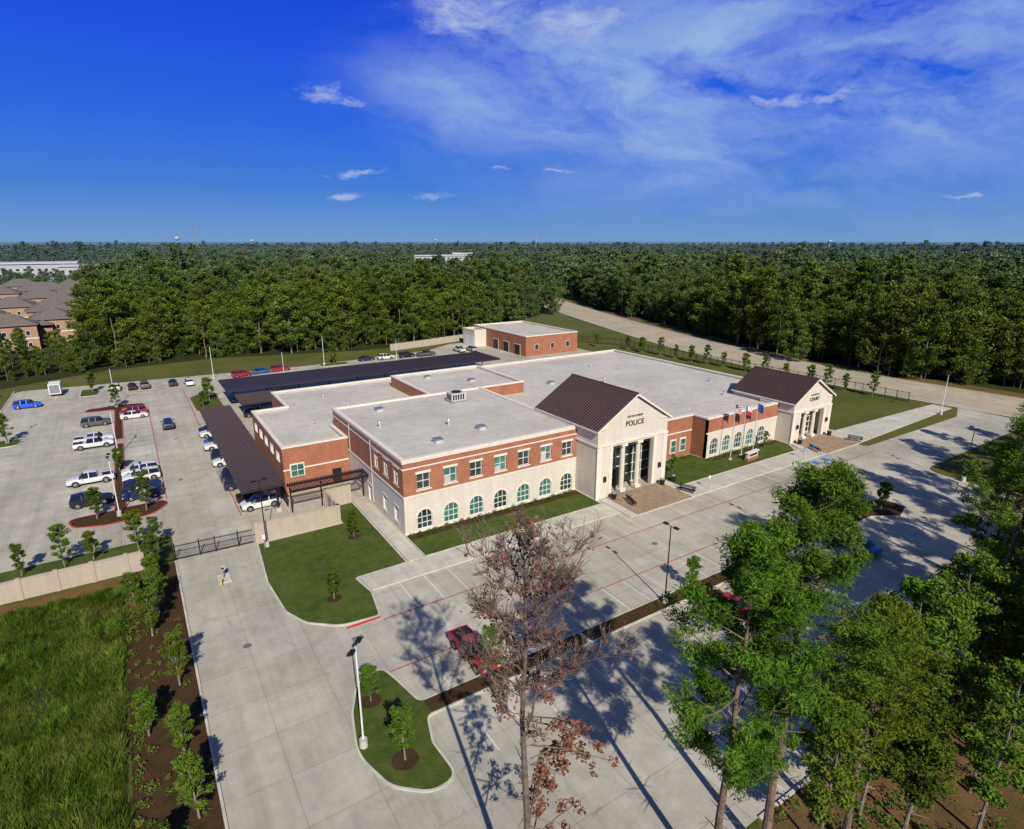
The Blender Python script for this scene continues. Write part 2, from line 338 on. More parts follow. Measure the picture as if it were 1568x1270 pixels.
rc=[(190,-120),(178,-60),(166,0),(158.5,35),(155.5,60),(154.3,80),(156,105),(163.5,145),(176,188),(192,238),(214,296),(250,366),(300,440)]
def ribbon(mb,cl,o0,o1,z,mat):
    L=[];
    for i,p in enumerate(cl):
        a=Vector(cl[max(i-1,0)]);b_=Vector(cl[min(i+1,len(cl)-1)]); t=(b_-a).normalized(); n=Vector((t.y,-t.x)); L.append((Vector(p)+n*o0,Vector(p)+n*o1))
    for i in range(len(L)-1): mb.add([(q.x,q.y,z) for q in (L[i][0],L[i][1],L[i+1][1],L[i+1][0])],[(0,1,2,3)],mat)
def dens(cl,k=6):
    out=[]
    for i in range(len(cl)-1):
        p0,p1,p2,p3=[Vector(cl[max(0,min(len(cl)-1,j))]) for j in (i-1,i,i+1,i+2)]
        for s in range(k):
            t=s/k; out.append(tuple(.5*((2*p1)+(p2-p0)*t+(2*p0-5*p1+4*p2-p3)*t*t+(3*p1-p0-3*p2+p3)*t**3)))
    out.append(cl[-1]); return out
rd=dens(rc); r=MB(); ribbon(r,rd,-10,10,.016,'road_concrete'); 
ribbon(r,rd,-.35,-.15,.022,'paint_yellow'); ribbon(r,rd,.15,.35,.022,'paint_yellow'); ribbon(r,rd,-10.5,-10,.08,'kerb'); ribbon(r,rd,10,10.5,.08,'kerb'); ribbon(r,rd,-4.0,-3.88,.022,'paint_white'); ribbon(r,rd,4,4.12,.022,'paint_white'); ribbon(r,rd,11.5,14.5,.014,'dirt'); r.build('road')
# ================================================================ BUILDING
bd=empty('police_and_court_building',(60,80,0))
def child(mb,name,smooth=False):
    o=mb.build(name,bd,smooth); o.matrix_parent_inverse=Matrix.Translation((-60,-80,0)); return o
w=MB(); rf=MB(); cp=MB()
def mass(pts,h,base=4.9,para=.55,wallm='brick',basem='cast_stone',cop='trim'):
    if area(pts)<0: pts=pts[::-1]
    n=len(pts); q=pts
    if base>0: w.prism(q,0,base,basem,basem); 
    w.add([(p[0],p[1],z) for z in(base,h-.25) for p in q],[(i,(i+1)%n,n+(i+1)%n,n+i) for i in range(n)],wallm)
    inn=offset(pts,.4); rf.sheet(inn,h-para,'membrane'); cp.ring(offset(pts,-.07),offset(pts,.45),h-.25,h,cop)
    w.add([(p[0],p[1],z) for z in(h-para,h-.25) for p in inn],[(i,(i+1)%n,n+(i+1)%n,n+i) for i in range(n)],'membrane')
    if base>0: cp.ring(offset(pts,-.06),offset(pts,.3),base-.12,base+.12,cop)
w.prism([(24.6,61.9),(49.95,61.9),(49.95,88.7),(24.6,88.7)],0,9.3,'brick','brick')
B1=[(24.2,61.5),(50,61.5),(50,88.7),(24.2,88.7)]
rf.sheet(offset(B1,.4),9.34,'membrane'); cp.ring(offset(B1,-.1),offset(B1,.45),9.35,9.62,'trim'); cp.ring(offset(B1,-.05),offset(B1,.05),9.12,9.35,'trim')
w.box(49.6,61.9,6,49.95,88.7,9.35,'brick'); w.box(24.6,88.35,6,49.6,88.7,9.35,'brick')
win=MB(); T=TY(61.5)
cxs=[26.8+3.6*i for i in range(7)]
lo=[arch(c,2.0,.35,2.85) for c in cxs]; panel(w,rect(24.2,50,0,4.9),lo,.38,'cast_stone',T)
up=[rect(c-.85,c+.85,5.55,7.55) for c in cxs]; panel(w,rect(24.2,50,4.9,9.35),up,.38,'brick',T)
for i,c in enumerate(cxs):
    glaze(win,T,lo[i],c-1,c+1,.35,2.85,3,2,archr=1.0,glass='glass_teal' if i%3 else 'glass_dark')
    glaze(win,T,up[i],c-.85,c+.85,5.55,7.55,2,2,glass='glass_teal' if i%2 else 'glass_dark')
    if i%2: win.box(c-.76,.17,5.64,c-.04,.212,5.64+.6+.3*(i%3),'pale_metal',T)
    cp.box(c-1.0,-.06,7.55,c+1.0,.02,7.85,'trim',T); cp.box(c-1.0,-.08,5.38,c+1.0,.02,5.55,'trim',T)
    for k in range(12):
        t0,t1=math.pi*k/12,math.pi*(k+1)/12; z=1.85
        q=[(c+rr*math.cos(t),z+rr*math.sin(t)) for t,rr in((t0,1.02),(t1,1.02),(t1,1.25),(t0,1.25))]
        cp.add([T(a,-.04,b) for a,b in q]+[T(a,.0,b) for a,b in q],[(0,1,2,3),(2,3,7,6),(0,1,5,4)],'trim')
cp.box(24.1,-.09,4.78,50,.0,5.0,'trim',T); cp.box(24.1,-.06,8.35,50,.0,8.5,'trim',T)
cp.box(24.1,-.07,0,50,0,.3,'trim',T)
T=TX(24.2)
la=[rect(a,b_,c_,d_) for a,b_,c_,d_ in ((63.4,64.8,.9,2.9),(67.2,68.6,.9,2.9),(73.0,74.2,.05,2.4))]
panel(w,rect(61.88,82,0,4.9),la,.38,'cast_stone',T)
ua=[rect(a,b_,c_,d_) for a,b_,c_,d_ in ((62.9,64.5,5.9,8.1),(66.2,67.8,5.9,8.1),(69.6,71.2,5.9,8.1))]
panel(w,rect(61.88,88.7,4.9,9.35),ua,.38,'brick',T)
for q in la+ua: glaze(win,T,q,q[0][0],q[1][0],q[0][1],q[2][1],2,2,glass='glass_dark'); cp.box(q[0][0]-.12,-.05,q[2][1],q[1][0]+.12,.02,q[2][1]+.25,'trim',T); cp.box(q[0][0]-.12,-.06,q[0][1]-.12,q[1][0]+.12,.02,q[0][1],'trim',T)
cp.box(61.4,-.09,4.78,82,.0,5.0,'trim',T); cp.box(61.4,-.06,8.35,88.7,.0,8.5,'trim',T)
for y in (72.2,81.0): cp.box(y,-.1,5.1 if y>80 else .3,y+.1,-.001,9.1,'pale_metal',T)
B2=[(15,82),(24.18,82),(24.18,88.72),(49.97,88.72),(49.97,75),(63,75),(63,63),(75.5,63),(75.5,60.38),(94,60.38),(94,63),(106,63),(106,116),(20.5,116),(20.5,104),(15,104)]
mass(B2,6.9,base=0)
T=TY(81.98)
for u0,u1,z0,z1 in ((15.9,17.7,2.4,4.2),):
    win.box(u0-.1,-.05,z0-.1,u1+.1,0,z1+.1,'trim',T); glaze(win,lambda u,n,z:(u,81.7+n,z),rect(u0,u1,z0,z1),u0,u1,z0,z1,2,2,dep=.2)
win.box(21.6,-.05,.1,22.9,.0,2.4,'dark_iron',T)
T=TX(14.98)
for k in range(5):
    y0=84+k*4; win.box(y0-.1,-.05,4.1,y0+1.5,0,5.5,'trim',T); glaze(win,lambda u,n,z:(14.73+n,u,z),rect(y0,y0+1.4,4.2,5.4),y0,y0+1.4,4.2,5.4,2,1,dep=.2)
cp.box(14.92,81.92,3.4,24.1,81.99,3.6,'trim')
mass([(42,92),(61.5,92),(61.5,110),(42,110)],8.6,base=0)
T=TY(60.0); cs=[77.6+3.05*i for i in range(5)]
lo=[arch(c,1.9,.4,3.2) for c in cs]; panel(w,rect(75.5,94,0,4.3),lo,.36,'cast_stone',T); panel(w,rect(75.5,94,4.3,6.65),[],.36,'brick',T)
for i,c in enumerate(cs): glaze(win,T,lo[i],c-.95,c+.95,.4,3.2,3,2,archr=.95,glass='glass_teal' if i%2 else 'glass_dark')
cp.box(75.4,-.09,4.2,94,0,4.42,'trim',T); cp.box(75.4,-.1,6.65,94,.36,6.93,'trim',T); w.box(75.5,60.0,0,75.86,60.38,6.6,'brick')
T=TY(62.95)
for c in (69.0,71.2,73.4):
    win.box(c-.75,-.05,.9,c+.75,0,3.3,'trim',T); glaze(win,lambda u,n,z:(u,62.66+n,z),rect(c-.6,c+.6,1.05,3.15),c-.6,c+.6,1.05,3.15,1,2,dep=.2)
cp.box(63,-.08,4.2,75.4,0,4.4,'trim',T)
def portico(x0,x1,y0,yb,he,hr,op,cols,oh,label,sz):
    xc=(x0+x1)/2; T=TY(y0)
    pent=[(x0,0),(op[0],0),(op[0],op[2]),(op[1],op[2]),(op[1],0),(x1,0),(x1,he),(xc,hr-.25),(x0,he)]
    panel(w,pent,[],.6,'cast_stone',T)
    w.box(x0,y0+.6,0,x0+.6,yb,he,'cast_stone'); w.box(x1-.6,y0+.6,0,x1,yb,he,'cast_stone'); w.box(x0+.6,yb-.4,0,x1-.6,yb,he,'cast_stone')
    w.box(x0+.6,y0+.6,op[2]+.02,x1-.6,yb-.4,op[2]+.25,'trim')
    w.add([(x0,yb,he-.3),(x1,yb,he-.3),(xc,yb,hr-.25)],[(0,1,2)],'cast_stone')
    gy=y0+2.4; Tg=lambda u,nn,z:(u,gy+nn,z)
    glaze(win,Tg,rect(x0+.6,x1-.6,.05,op[2]),x0+.6,x1-.6,.05,op[2],7,5,glass='glass_dark',fw=.09)
    win.box(xc-1.1,gy,.1,xc+1.1,gy+.1,2.5,'dark_iron')
    for c in cols:
        cp.box(c-.5,y0+.02,0.15,c+.5,y0+.98,.6,'trim'); cp.box(c-.5,y0+.02,op[2]-.4,c+.5,y0+.98,op[2],'trim')
        w.tube([(c,y0+.5,.6),(c,y0+.5,op[2]*.5),(c,y0+.5,op[2]-.4)],[.38,.37,.33],'cast_stone',16)
    for a,b_ in((x0-.08,x0+.7),(x1-.7,x1+.08),(op[0]-.55,op[0]),(op[1],op[1]+.55)): cp.box(a,y0-.1,0,b_,y0-.003,op[2]+.3,'trim')
    cp.box(x0-.1,y0-.18,op[2]+.3,x1+.1,y0-.003,op[2]+.55,'trim')
    cp.box(x0-.15,y0-.14,he-.35,x0+1.6,y0-.004,he-.08,'trim'); cp.box(x1-1.6,y0-.14,he-.35,x1+.15,y0-.004,he-.08,'trim')
    for xs,s_ in((x0,-1),(x1,1)):
        cp.box(min(xs,xs+s_*.12),y0,op[2]+.3,max(xs,xs+s_*.12),yb,op[2]+.55,'trim')
    e=oh; zr=hr; ze=he-(hr-he)/((x1-x0)/2)*e
    for sgn in(-1,1):
        xe=xc+sgn*((x1-x0)/2+e); y0r=y0-.45; y1r=yb+.3
        v=[(xc,y0r,zr),(xe,y0r,ze),(xe,y1r,ze),(xc,y1r,zr)]; v2=[(a,b_,c_-.3) for a,b_,c_ in v]
        rm.add(v+v2,[(0,1,2,3),(7,6,5,4)],'roof_metal'); rm.add(v+v2,[(0,4,5,1),(1,5,6,2),(2,6,7,3)],'trim')
        yy=y0r+.25
        while yy<y1r:
            rm.tube([(xc,yy,zr+.03),(xe,yy,ze+.03)],[.035,.035],'roof_seam',4); yy+=.5
    rm.tube([(xc,y0r,zr+.03),(xc,y1r,zr+.03)],[.12,.12],'roof_seam',6)
    for xx in(x0+1.3,x1-1.3): cp.box(xx-.15,y0-.4,2.6,xx+.15,y0-.14,3.3,'dark_iron')
    for tx,s_,dz in((label,sz,0),('CITY OF CONROE',sz*.33,sz*1.15)):
        cu=bpy.data.curves.new('lettering','FONT'); cu.body=tx; cu.size=s_; cu.extrude=.04; cu.align_x='CENTER'; cu.materials.append(MATS['dark_text'])
        o=bpy.data.objects.new('lettering',cu); COL.objects.link(o); o.parent=bd; o.matrix_parent_inverse=Matrix.Translation((-60,-80,0)); o.location=(xc,y0-.05,he-.5+dz); o.rotation_euler=(math.pi/2,0,0)
rm=MB()
portico(50,63,57,70.8,10.3,14.3,(52.7,60.4,7.3),(55.0,57.9),.45,'POLICE',1.05)
portico(94.05,105.5,57,69.4,7.6,11.0,(96.2,103.2,5.2),(98.3,101.0),.45,'COURT',.85)
child(w,'walls'); child(rf,'flat_roofs'); child(cp,'parapets_and_trim'); child(win,'windows'); child(rm,'gable_roofs')
ru=MB()
def unit(x,y,z,sx,sy,sz):
    ru.box(x-sx/2,y-sy/2,z+.25,x+sx/2,y+sy/2,z+sz,'pale_metal'); ru.box(x-sx/2-.1,y-sy/2-.1,z,x+sx/2+.1,y+sy/2+.1,z+.25,'steel')
    for k in range(5): ru.box(x-sx/2-.02,y-sy/2+.2+k*(sy-.4)/5,z+.45,x-sx/2-.005,y-sy/2+.2+(k+.6)*(sy-.4)/5,z+sz-.2,'dark_iron')
    for k in range(5): ru.box(x-sx/2+.2+k*(sx-.4)/5,y-sy/2-.02,z+.45,x-sx/2+.2+(k+.6)*(sx-.4)/5,y-sy/2-.005,z+sz-.2,'dark_iron')
    ru.tube([(x,y,z+sz),(x,y,z+sz+.15)],[sx*.3,sx*.3],'dark_iron',14)
unit(42.5,83,9.34,2.6,1.9,1.5)
for x,y,z in((29.9,84,9.34),(35.5,71.9,9.34),(38.4,67.9,9.34),(27,76,9.34),(31,66,9.34),(48,106,8.05),(54,99,8.05),(70,94.8,6.35),(99,79,6.35),(80,90,6.35),(88,104,6.35),(66,80,6.35),(92,70,6.35),(30,100,6.35),(22,92,6.35),(28,108,6.35),(75,75,6.35)):
    s_=random.choice((.35,.5,.8))
    if s_>.6: ru.box(x-.5,y-.5,z,x+.5,y+.5,z+.45,'pale_metal'); ru.box(x-.6,y-.6,z+.45,x+.6,y+.6,z+.55,'steel')
    else: ru.tube([(x,y,z),(x,y,z+s_*1.6)],[.14,.14],'pale_metal',8); ru.tube([(x,y,z+s_*1.6),(x,y,z+s_*1.6+.15)],[.3,.2],'steel',8)
child(ru,'rooftop_equipment')
sb=empty('brick_service_building',(111,165,0))
w=MB();rf=MB();cp=MB();win=MB()
mass([(101,150),(121,150),(121,182),(101,182)],6.3,base=0)
mass([(96.5,174),(101,174),(101,182),(96.5,182)],5.6,base=0,wallm='cast_stone')
T=TX(100.98)
for k in range(3): win.box(153+k*6.5,-.06,.05,156.5+k*6.5,0,3.4,'trim',T); win.box(153.2+k*6.5,-.09,.05,156.3+k*6.5,-.061,3.2,'dark_iron',T)
T=TX(96.48)
for k in range(2): win.box(174.6+k*3.7,-.06,.05,177.6+k*3.7,0,3.6,'white_paint',T)
T=TY(149.98)
for c in (105,111,117): win.box(c-.7,-.05,1.8,c+.7,0,3.6,'trim',T); win.box(c-.6,-.09,1.9,c+.6,-.051,3.5,'glass_dark',T)
for mb,nm in((w,'walls'),(rf,'roof'),(cp,'parapet'),(win,'doors_and_windows')):
    o=mb.build(nm,sb); o.matrix_parent_inverse=Matrix.Translation((-111,-165,0))
def carport(x0,x1,y0,y1,z,posts,axis='x'):
    c=MB(); c.box(x0,y0,z-.3,x1,y1,z,'carport_metal')
    if axis=='x':
        y=y0+.3
        while y<y1: c.box(x0,y,z+.002,x1,y+.07,z+.09,'carport_rib'); y+=.6
    else:
        x=x0+.3
        while x<x1: c.box(x,y0,z+.002,x+.07,y1,z+.09,'carport_rib'); x+=.6
    for a,b_ in posts: c.tube([(a,b_,0),(a,b_,z-.3)],[.12,.12],'dark_iron',8); c.box(a-.3,b_-.3,.0,a+.3,b_+.3,.5,'kerb')
    return c.build('carport')
carport(8.6,13.9,76,121.5,4,[(12.9,77+5.5*i) for i in range(9)])
carport(15,82,134,146.5,4,[(17+7*i,140.2) for i in range(10)],'y')
carport(16,24,122,131,3.7,[(20,124),(20,129)])
t=MB(); 
for yy in (73.6,75.9): t.box(14.0,yy,3.5,24.1,yy+.15,3.8,'dark_iron')
for k in range(34): t.box(14.1+k*.3,73.4,3.8,14.2+k*.3,76.2,3.95,'carport_metal')
for a in (14.3,18.2,23.9): t.tube([(a,75.5,0),(a,75.5,3.5)],[.1,.1],'dark_iron',8)
t.build('trellis')
def pwall(name,pts,h,mat='screen_block',post=3.0,th=.2):
    b=MB()
    for i in range(len(pts)-1):
        a=Vector(pts[i]);c=Vector(pts[i+1]); d_=(c-a); L=d_.length; d_.normalize(); n=Vector((-d_.y,d_.x))
        T=lambda u,v,z,a=a,d_=d_,n=n:(a.x+d_.x*u+n.x*v,a.y+d_.y*u+n.y*v,z)
        b.box(0,-th/2,0,L,th/2,h-.1,mat,T); b.box(0,-th/2-.05,h-.1,L,th/2+.05,h,mat,T)
        k=0
        while k<L: b.box(k-.2,-th/2-.08,0,k+.2,th/2+.08,h+.1,mat,T); k+=post
        b.box(L-.2,-th/2-.08,0,L+.2,th/2+.08,h+.1,mat,T)
    return b.build(name)
pwall('screen_wall',[(-70,69.6),(-2.6,69.6)],2.2); pwall('screen_wall',[(8.9,69.3),(18.5,69.1),(18.5,74.8),(21.7,74.9)],2.5,post=2.4)
pwall('boundary_wall',[(70,182),(84,184.5),(100,188.5)],2.2)
def ifence(name,pts,h,sp=.18):
    b=MB()
    for i in range(len(pts)-1):
        a=Vector(pts[i]);c=Vector(pts[i+1]); d_=(c-a); L=d_.length; d_.normalize(); n=Vector((-d_.y,d_.x))
        T=lambda u,v,z,a=a,d_=d_,n=n:(a.x+d_.x*u+n.x*v,a.y+d_.y*u+n.y*v,z)
        b.box(0,-.03,h-.25,L,.03,h-.17,'dark_iron',T); b.box(0,-.03,.15,L,.03,.23,'dark_iron',T)
        k=0
        while k<L: b.box(k-.012,-.012,0.02,k+.012,.012,h,'dark_iron',T); k+=sp
        k=0
        while k<=L+.01: b.box(k-.05,-.05,0,k+.05,.05,h+.1,'dark_iron',T); k+=max(2.4,L/round(L/2.4))
    return b.build(name)
ifence('iron_gate',[(.5,69.9),(4.5,69.7),(8.5,69.5)],1.9,.13); ifence('iron_fence',[(-2.4,69.7),(.3,69.9)],2.0)
ifence('iron_fence',[(126,175),(140,150),(138.5,134),(140.5,108),(141.5,91),(142,70),(142,60)],2.3,.35)
ifence('iron_fence',[(14.2,77.5),(14.2,81.8)],2.0)
def lampmesh(h,mat='white_paint'):
    b=MB(); b.tube([(0,0,0),(0,0,.75)],[.3,.28],'kerb',12); b.tube([(0,0,.75),(0,0,h)],[.075,.05],mat,8)
    for s_ in (-1,1):
        b.tube([(0,0,h-.1),(s_*.4,0,h)],[.03,.03],'dark_iron',5)
        b.box(min(s_*.38,s_*.9),-.17,h-.04,max(s_*.38,s_*.9),.17,h+.08,'dark_iron')
        b.box(s_*.65-.2,-.13,h-.065,s_*.65+.2,.13,h-.045,'headlight')
    o=b.build('street_lamp',smooth=False,link=False); return o.data
LW=lampmesh(8.3); LD=lampmesh(8.3,'dark_iron')
for x,y,r_,me in((9.4,33.9,.9,LW),(9.6,67.6,.2,LD),(-4.7,113,1.5,LW),(-4.7,86.3,1.5,LW),(16.3,168,0,LW),(45.2,170,0,LW),(-4.9,149,0,LW),(40.1,34.9,1.57,LD),(62,34.9,1.57,LD),(137,51.5,0,LW),(30,150,0,LW),(60,152,0,LW),(-21,131,1,LW),(100,33,1,LD)):
    place(me,'street_lamp',(x,y,0),r_)
m,nt,b=newmat('flag_stripes'); s=N(nt,'ShaderNodeSeparateXYZ',{0:N(nt,'ShaderNodeTexCoord').outputs['Object']}); 
st=mth(nt,'GREATER_THAN',mth(nt,'FRACT',mth(nt,'MULTIPLY',s.outputs[2],3.6)),.5); nt.links.new(mixc(nt,st,(.45,.02,.03),(.7,.7,.7)),b.inputs['Base Color'])
simple('flag_blue',(.02,.04,.22),.8); simple('flag_red',(.45,.02,.03),.8); simple('flag_gold',(.6,.4,.05),.8)
def flagpole(x,y,h,kind):
    e=empty('flagpole',(x,y,0)); b=MB(); b.tube([(0,0,0),(0,0,.3)],[.3,.3],'kerb',12); b.tube([(0,0,.3),(0,0,h)],[.08,.045],'pale_metal',10); b.tube([(0,0,h),(0,0,h+.1),(0,0,h+.2)],[.05,.12,.02],'flag_gold',8); b.build('pole',e,True)
    f=MB(); nx=10; Lf=2.2;Hf=1.4
    P_=lambda i,j:(i/nx*Lf*.6,.35*math.sin(i*1.1+.5)*i/nx+.1*i/nx,h-.2-Hf*j/6-.55*(i/nx)**1.3)
    for i in range(nx):
        for j in range(6):
            if kind=='us': mt='flag_blue' if (i<4 and j<3) else 'flag_stripes'
            elif kind=='tx': mt='flag_blue' if i<3 else ('white_paint' if j<3 else 'flag_red')
            else: mt='flag_gold' if 3<i<7 and 1<j<5 else 'flag_blue'
            f.add([P_(i,j),P_(i+1,j),P_(i+1,j+1),P_(i,j+1)],[(0,1,2,3)],mt)
    f.build('flag',e,True)
flagpole(78.6,57.4,9.6,'us'); flagpole(81.6,57.6,8.8,'tx'); flagpole(84.6,57.6,8.8,'city')
def benchm():
    b=MB()
    for k in range(4): b.box(-1.2,-.28+k*.15,.44,1.2,-.17+k*.15,.48,'dark_iron')
    for k in range(3): b.box(-1.2,.30+k*.02,.55+k*.13,1.2,.33+k*.02,.64+k*.13,'dark_iron')
    for u in(-.9,.9):
        b.box(u-.04,-.26,.0,u+.04,-.2,.44,'dark_iron'); b.box(u-.04,.24,0,u+.04,.295,.92,'dark_iron'); b.box(u-.04,-.19,.36,u+.04,.23,.435,'dark_iron'); b.box(u-.035,-.28,.64,u+.035,.23,.68,'dark_iron')
    return b
for x,y,r_ in((53.4,53.6,1.2),(62.6,52.2,-1.2),(94.2,52.4,1.2),(104.9,51.6,-1.2)): put(benchm(),'park_bench',x,y,.15,r_)
for x,y in((52.3,55.9),(61.6,55.9),(95.2,55.9),(104.2,55.9),(64,56)):
    b=MB(); b.tube([(0,0,0),(0,0,.1),(0,0,.75),(0,0,.85)],[.28,.32,.4,.42],'dark_iron',14); b.tube([(0,0,.85),(0,0,1.0)],[.36,.2],'steel',14); put(b,'litter_bin',x,y,.15,0)
b=MB(); b.box(-1.6,-.3,0,1.6,.3,.5,'brick'); b.box(-1.4,-.22,.5,1.4,.22,1.3,'cast_stone'); b.box(-1.65,-.32,1.3,1.65,.32,1.42,'trim'); b.box(-1.1,-.25,.7,1.1,-.221,1.1,'dark_text'); put(b,'monument_sign',81.6,55.6,.12,.1)
b=MB(); b.tube([(0,0,0),(0,0,1.1)],[.06,.06],'steel',8); b.box(-.18,-.15,1.1,.18,.15,1.55,'pale_metal'); b.box(-.15,-.17,1.2,.1,-.151,1.45,'dark_iron'); b.box(-.6,-.9,-.02,.6,.9,.14,'kerb'); put(b,'keypad_pedestal',4.4,62.8,.02,0)
b=MB(); b.tube([(-.4,0,0),(-.4,0,.9)],[.08,.08],'paint_yellow',8); put(b,'bollard',4.4,61.4,.14,0)
def signpost(x,y,rz,mt):
    b=MB(); b.tube([(0,0,0),(0,0,2.1)],[.03,.03],'steel',6); b.box(-.17,-.03,1.55,.17,-.012,2.1,mt); put(b,'traffic_sign',x,y,.1,rz)
for x,y,mt in((88.8,51.2,'paint_blue'),(91.5,51.2,'paint_blue'),(66,51.2,'white_paint'),(9.2,66.5,'white_paint')): signpost(x,y,0,mt)
# ---------------- vehicles
def carmesh(kind,col):
    body='car_'+col; b=MB()
    if kind=='sedan':
        S=[(-2.38,.42,.80,.78,.84,.66,0),(-2.28,.26,.93,.87,.98,.74,0),(-1.7,.22,.98,.90,1.04,.74,0),(-1.0,.22,.98,.91,1.42,.60,1),(-.35,.22,.97,.92,1.47,.62,1),(-.27,.22,.97,.92,1.47,.62,1),(.4,.22,.96,.92,1.42,.60,1),(1.15,.22,.93,.90,.99,.74,0),(2.0,.24,.80,.88,.86,.70,0),(2.3,.30,.66,.80,.72,.58,0),(2.38,.38,.58,.70,.60,.5,0)]; wb=1.42;wr=.33
    elif kind=='suv':
        S=[(-2.38,.45,.95,.84,1.0,.72,0),(-2.3,.32,1.08,.92,1.2,.76,0),(-2.1,.30,1.1,.94,1.68,.66,1),(-1.0,.28,1.08,.96,1.76,.68,1),(-.9,.28,1.08,.96,1.76,.68,1),(.0,.28,1.06,.96,1.76,.68,1),(.1,.28,1.06,.96,1.75,.68,1),(.65,.28,1.05,.96,1.68,.66,1),(1.25,.28,1.05,.94,1.12,.78,0),(2.1,.32,.95,.92,1.02,.76,0),(2.4,.4,.8,.86,.88,.66,0),(2.45,.45,.7,.8,.74,.6,0)]; wb=1.5;wr=.38
    else:
        S=[(-2.9,.55,1.0,.92,1.02,.90,0),(-2.85,.45,1.06,.96,1.08,.93,0),(-1.0,.42,1.08,.98,1.10,.94,0),(-.95,.42,1.10,.98,1.14,.93,0),(-.8,.42,1.12,.98,1.82,.70,1),(.1,.42,1.1,.98,1.88,.71,1),(.2,.42,1.1,.98,1.88,.71,1),(.75,.42,1.1,.98,1.82,.69,1),(1.35,.42,1.1,.96,1.17,.8,0),(2.4,.42,1.05,.95,1.12,.8,0),(2.85,.48,.9,.9,.98,.72,0),(2.9,.5,.7,.86,.74,.66,0)]; wb=1.85;wr=.41
    rings=[]
    for x,zb,zt,wd,zr,wt,_ in S:
        zm_=zb+(zt-zb)*.45
        rings.append([(x,-wd*.93,zb),(x,-wd,zm_),(x,-wd*.96,zt),(x,-wt,zr),(x,-wt*.5,zr+.04),(x,wt*.5,zr+.04),(x,wt,zr),(x,wd*.96,zt),(x,wd,zm_),(x,wd*.93,zb)])
    vs=[p for r_ in rings for p in r_]; n=10
    for i in range(len(S)-1):
        r0,r1=S[i][6],S[i+1][6]; pill=(S[i+1][0]-S[i][0])<.13
        for k in range(n):
            j=(k+1)%n; q=[vs[i*n+k],vs[i*n+j],vs[(i+1)*n+j],vs[(i+1)*n+k]]
            mt=body
            if k in(2,6): mt='car_glass' if (r0 or r1) and not (pill and r0 and r1) else body
            if k in(3,4,5) and r0!=r1: mt='car_glass'
            if k==9: mt='tyre'
            b.add(q,[(0,1,2,3)],mt)
    b.add(rings[0],[tuple(range(n))],body); b.add(rings[-1],[tuple(reversed(range(n)))],body)
    L0,L1=S[0][0],S[-1][0]; W=S[4][3]
    for xx in(-wb,wb):
        for s_ in(-1,1):
            y0=s_*(W-.2);y1=s_*(W+.02); b.tube([(xx,y0,wr),(xx,y1,wr)],[wr,wr],'tyre',18); b.tube([(xx,y1-.001*s_,wr),(xx,y1+.012*s_,wr)],[wr*.62,wr*.55],'hub',12)
            b.tube([(xx,s_*(W-.04),wr+.03),(xx,s_*(W+.008),wr+.03)],[wr*1.17,wr*1.17],'dark_iron',18)
    for s_ in(-1,1):
        a,c=sorted((s_*.55,s_*.82)); b.box(L1-.13,a,S[-2][2]-.14,L1+.01,c,S[-2][2]-.02,'headlight'); b.box(L0-.015,a,S[0][2]-.22,L0+.1,c,S[0][2]-.04,'taillight')
        a,c=sorted((s_*(W-.02),s_*(W+.2))); xm=.55 if kind=='sedan' else .95; b.box(xm-.05,a,S[5][2]-.02,xm+.12,c,S[5][2]+.13,body)
    b.box(L1-.06,-.5,S[-1][1],L1+.012,.5,S[-1][2]-.05,'dark_iron'); b.box(L1-.05,-.78,.3,L1+.06,.78,.44,'dark_iron' if kind!='sedan' else body)
    if kind=='pickup':
        b.box(-2.78,-.8,1.12,-1.1,.8,1.135,'dark_iron'); b.box(-2.86,-.93,1.1,-1.0,-.80,1.17,body); b.box(-2.86,.80,1.1,-1.0,.93,1.17,body); b.box(-2.88,-.80,1.1,-2.79,.80,1.17,body)
        b.box(-3.02,-.85,.5,-2.9,.85,.66,'hub')
    if col=='white' and kind=='suv': b.box(-.25,-.55,1.8,.05,.55,1.92,'flag_blue')
    o=b.build('car',smooth=True,link=False); return o.data
CM={}
def car(kind,col,x,y,rz):
    k=(kind,col)
    if k not in CM: CM[k]=carmesh(*k)
    nm={'sedan':'parked_car','suv':'parked_suv','pickup':'pickup_truck'}[kind]
    place(CM[k],nm,(x,y,.014),rz+random.uniform(-.03,.03))
PI=math.pi
